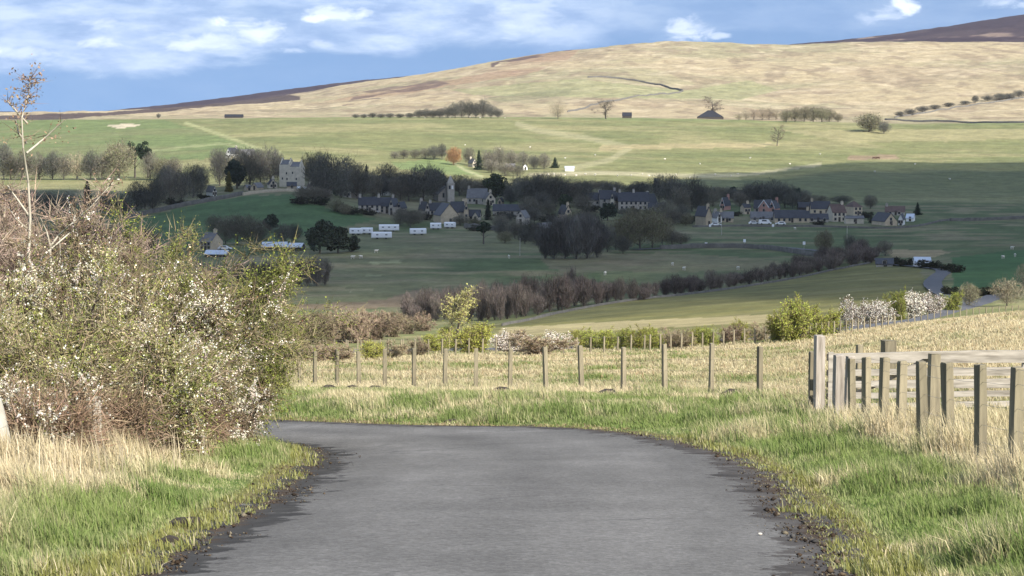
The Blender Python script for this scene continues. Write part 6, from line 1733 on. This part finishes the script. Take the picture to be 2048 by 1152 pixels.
# clouds: streaky noise over direction, more of them to the left and higher up
mp = N(nt, 'ShaderNodeMapping'); mp.inputs['Scale'].default_value = (9, 9, 34); nt.links.new(tc.outputs['Generated'], mp.inputs['Vector'])
n1 = noise_node(nt, 1.6, 8, mp.outputs[0], .58); n1.inputs['Distortion'].default_value = .4
n2 = noise_node(nt, 4.2, 6, mp.outputs[0], .6)
mp3 = N(nt, 'ShaderNodeMapping'); mp3.inputs['Scale'].default_value = (40, 40, 95); nt.links.new(tc.outputs['Generated'], mp3.inputs['Vector'])
n3 = noise_node(nt, 1.3, 7, mp3.outputs[0], .62); n3.inputs['Distortion'].default_value = .6
X_, Y_, Z_ = sep.outputs
line = mth('MULTIPLY_ADD', X_, .042, .0295)                       # lower edge of the cloud bank
bank = mth('SUBTRACT', Z_, line)
wob = mth('MULTIPLY_ADD', n1.outputs['Fac'], .034, -.017)
bank = mth('ADD', bank, wob)
side = N(nt, 'ShaderNodeMapRange', interpolation_type='SMOOTHSTEP'); nt.links.new(X_, side.inputs[0])
side.inputs[1].default_value = -.02; side.inputs[2].default_value = .10; side.inputs[3].default_value = 1; side.inputs[4].default_value = .30
high = N(nt, 'ShaderNodeMapRange'); nt.links.new(sep.outputs[2], high.inputs[0]); high.inputs[1].default_value = .10; high.inputs[2].default_value = .3; high.inputs[3].default_value = 0; high.inputs[4].default_value = .8
bk = N(nt, 'ShaderNodeMapRange', interpolation_type='SMOOTHSTEP'); nt.links.new(bank, bk.inputs[0])
bk.inputs[1].default_value = -.003; bk.inputs[2].default_value = .006
cov = mth('MULTIPLY', bk.outputs[0], mth('MAXIMUM', side.outputs[0], high.outputs[0]))
hole = ramp(nt, n1.outputs['Fac'], [(.34, .45), (.52, 1.0)])
cov = mth('MULTIPLY', cov, hole)
thin = ramp(nt, n1.outputs['Fac'], [(.35, .0), (.75, .28)])
cov = mth('MAXIMUM', cov, mth('MULTIPLY', thin, .55))
PUFF = [(450, 46, 20, 10, 1.0), (515, 58, 48, 26, .8), (590, 104, 34, 8, .55), (640, 40, 26, 8, .9), (680, 28, 50, 16, .75), (805, 24, 22, 9, .5), (222, 52, 32, 10, .5), (215, 92, 34, 10, .6), (70, 108, 60, 11, .5), (420, 86, 95, 16, .55), (1375, 62, 42, 24, .7), (1432, 74, 24, 6, .6), (1792, 18, 26, 20, 1.0), (1765, 30, 40, 16, .5), (1712, 40, 22, 12, .35), (1140, 52, 26, 10, .35), (1022, 72, 22, 12, .4), (2000, 10, 60, 14, .6), (640, 90, 28, 8, .4), (1045, 40, 90, 30, .35)]
bright = None
for px_, py_, rx_, ry_, s_ in PUFF:
    u0 = (px_ - 1024) / F; v0 = (230 - py_) / F
    dx = mth('MULTIPLY', mth('SUBTRACT', X_, u0), F / rx_); dz = mth('MULTIPLY', mth('SUBTRACT', Z_, v0), F / ry_)
    r2 = mth('ADD', mth('MULTIPLY', dx, dx), mth('MULTIPLY', dz, dz))
    r2 = mth('ADD', r2, mth('MULTIPLY_ADD', n3.outputs['Fac'], 8.0, -3.7))
    mr = N(nt, 'ShaderNodeMapRange', interpolation_type='SMOOTHSTEP'); nt.links.new(r2, mr.inputs[0])
    mr.inputs[1].default_value = 1.9; mr.inputs[2].default_value = -.3; mr.inputs[3].default_value = 0; mr.inputs[4].default_value = s_
    bright = mr.outputs[0] if bright is None else mth('MAXIMUM', bright, mr.outputs[0])
front = mth('GREATER_THAN', Y_, 0.2)
bright = mth('MULTIPLY', bright, front)
shade = ramp(nt, n2.outputs['Fac'], [(.36, (2.3, 3.2, 5.0)), (.48, (3.2, 4.1, 5.8)), (.64, (4.5, 5.3, 6.6))])
c = mix(nt, mth('MULTIPLY', cov, .78), sat.outputs[0], shade)
c = mix(nt, mth('MULTIPLY', bright, .72), c, (7.2, 7.7, 8.6))
nt.links.new(c, bg.inputs['Color']); bg.inputs['Strength'].default_value = SKY_STRENGTH
nt.links.new(bg.outputs[0], out.inputs['Surface'])

# ------------------------------------------------------------------ sun
sl = bpy.data.lights.new('sun', 'SUN'); sl.energy = SUN_STRENGTH; sl.angle = math.radians(.5); sl.color = (1.0, .945, .86)
so = bpy.data.objects.new('sun', sl); COL.objects.link(so)
so.rotation_euler = Vector(-SUNV).to_track_quat('-Z', 'Y').to_euler()
so.location = Vector(SUNV) * 300 + Vector((0, 100, 0))

# ------------------------------------------------------------------ the cloud whose shadow lies over the valley
SHADOW = [(-700, 622), (300, 612), (560, 603), (820, 610), (1000, 628), (1180, 632), (1340, 612), (1600, 588), (1760, 592), (1900, 604), (2100, 596), (2700, 600), (2900, 338), (2300, 326), (2048, 330), (1820, 327), (1720, 333), (1600, 348), (1480, 356), (1380, 374), (1250, 384), (1050, 378), (950, 372), (860, 362), (760, 362), (690, 352), (650, 346), (590, 350), (545, 372), (430, 376), (250, 388), (-200, 392), (-700, 392)]
HC = 520.0
cp = []
for x_, y_ in SHADOW:
    g_ = at(x_, y_, 250)
    k = (HC - g_.z) / SUNV[2]
    cp.append((g_.x + SUNV[0] * k, g_.y + SUNV[1] * k))
cp = np.array(cp)
lo = cp.min(0) - 90; hi = cp.max(0) + 90
stp = 9.0
gx, gy = np.meshgrid(np.arange(lo[0], hi[0], stp), np.arange(lo[1], hi[1], stp))
ins_ = inside(gx, gy, cp); dd = seg_dist(gx, gy, np.vstack([cp, cp[:1]]))
sd = np.where(ins_, dd, -dd) + 46 * (fbm(gx / 60, gy / 60, 71, 5) - .5)
dens = sst(-42, 62, sd)
dens = dens * (1 - .45 * sst(.52, .72, fbm(gx / 150, gy / 110, 73, 4)))
th = np.clip(sd, 0, 130) / 130
zl = HC - 6 * np.sqrt(th) - 14 * fbm(gx / 60, gy / 60, 75, 4) * np.sqrt(th)
zu = HC + 1 + 95 * np.sqrt(th) * (.5 + fbm(gx / 110, gy / 110, 76, 5))
keepc = dens > .004
ny_, nx_ = gx.shape
ii = np.arange(nx_ * ny_).reshape(ny_, nx_)
kq = keepc[:-1, :-1] & keepc[1:, :-1] & keepc[:-1, 1:] & keepc[1:, 1:]
q1 = np.c_[ii[:-1, :-1][kq], ii[1:, :-1][kq], ii[1:, 1:][kq], ii[:-1, 1:][kq]]
q2 = q1[:, ::-1] + nx_ * ny_
V = np.vstack([np.c_[gx.ravel(), gy.ravel(), zl.ravel()], np.c_[gx.ravel(), gy.ravel(), zu.ravel()]])
used = np.unique(np.r_[q1.ravel(), q2.ravel()]); re = np.zeros(len(V), int); re[used] = np.arange(len(used))
dc = np.r_[dens.ravel(), dens.ravel()][used]
m, nt, out = newmat('cloud_vapour')
a = N(nt, 'ShaderNodeAttribute', attribute_name='col'); tr = N(nt, 'ShaderNodeBsdfTransparent')
df = N(nt, 'ShaderNodeBsdfDiffuse'); df.inputs[0].default_value = (.85, .86, .88, 1)
tl = N(nt, 'ShaderNodeBsdfTranslucent'); tl.inputs[0].default_value = (.80, .82, .86, 1)
m1 = N(nt, 'ShaderNodeMixShader'); m1.inputs[0].default_value = .45
nt.links.new(df.outputs[0], m1.inputs[1]); nt.links.new(tl.outputs[0], m1.inputs[2])
m2_ = N(nt, 'ShaderNodeMixShader'); nt.links.new(a.outputs['Color'], m2_.inputs[0]); nt.links.new(tr.outputs[0], m2_.inputs[1]); nt.links.new(m1.outputs[0], m2_.inputs[2])
nt.links.new(m2_.outputs[0], out.inputs['Surface'])
tag(link('cloud', mesh('cloud', V[used], [re[q1], re[q2]], m, np.c_[dc, dc, dc], True)), kind='structure')

# ------------------------------------------------------------------ air
if HAZE > 0:
    hb = MB().box(-3600, 3600, -60, 9000, -190, 408)
    m, nt, out = newmat('haze_air')
    pv = N(nt, 'ShaderNodeVolumePrincipled'); pv.inputs['Color'].default_value = (.90, .94, 1.0, 1); pv.inputs['Density'].default_value = HAZE
    pv.inputs['Anisotropy'].default_value = .2
    nt.links.new(pv.outputs[0], out.inputs['Volume'])
    tag(link('haze', hb.build('haze', m)), kind='stuff')

# ------------------------------------------------------------------ camera
cam = bpy.data.cameras.new('camera'); co = bpy.data.objects.new('camera', cam); COL.objects.link(co)
cam.sensor_width = 36; cam.lens = 36 * F / 2048; cam.clip_start = .1; cam.clip_end = 20000
co.location = (0, 0, 0); co.rotation_euler = (math.pi / 2 - TH, 0, 0)
SC.camera = co

SC.render.engine = 'CYCLES'
SC.cycles.use_denoising = True
try: SC.cycles.denoiser = 'OPENIMAGEDENOISE'
except Exception: pass
SC.cycles.max_bounces = 6; SC.cycles.diffuse_bounces = 2; SC.cycles.glossy_bounces = 2; SC.cycles.transmission_bounces = 2; SC.cycles.transparent_max_bounces = 6; SC.cycles.volume_bounces = 0
SC.view_settings.view_transform = 'Standard'; SC.view_settings.look = 'None'; SC.view_settings.gamma = 1
SC.view_settings.exposure = EXPOSURE
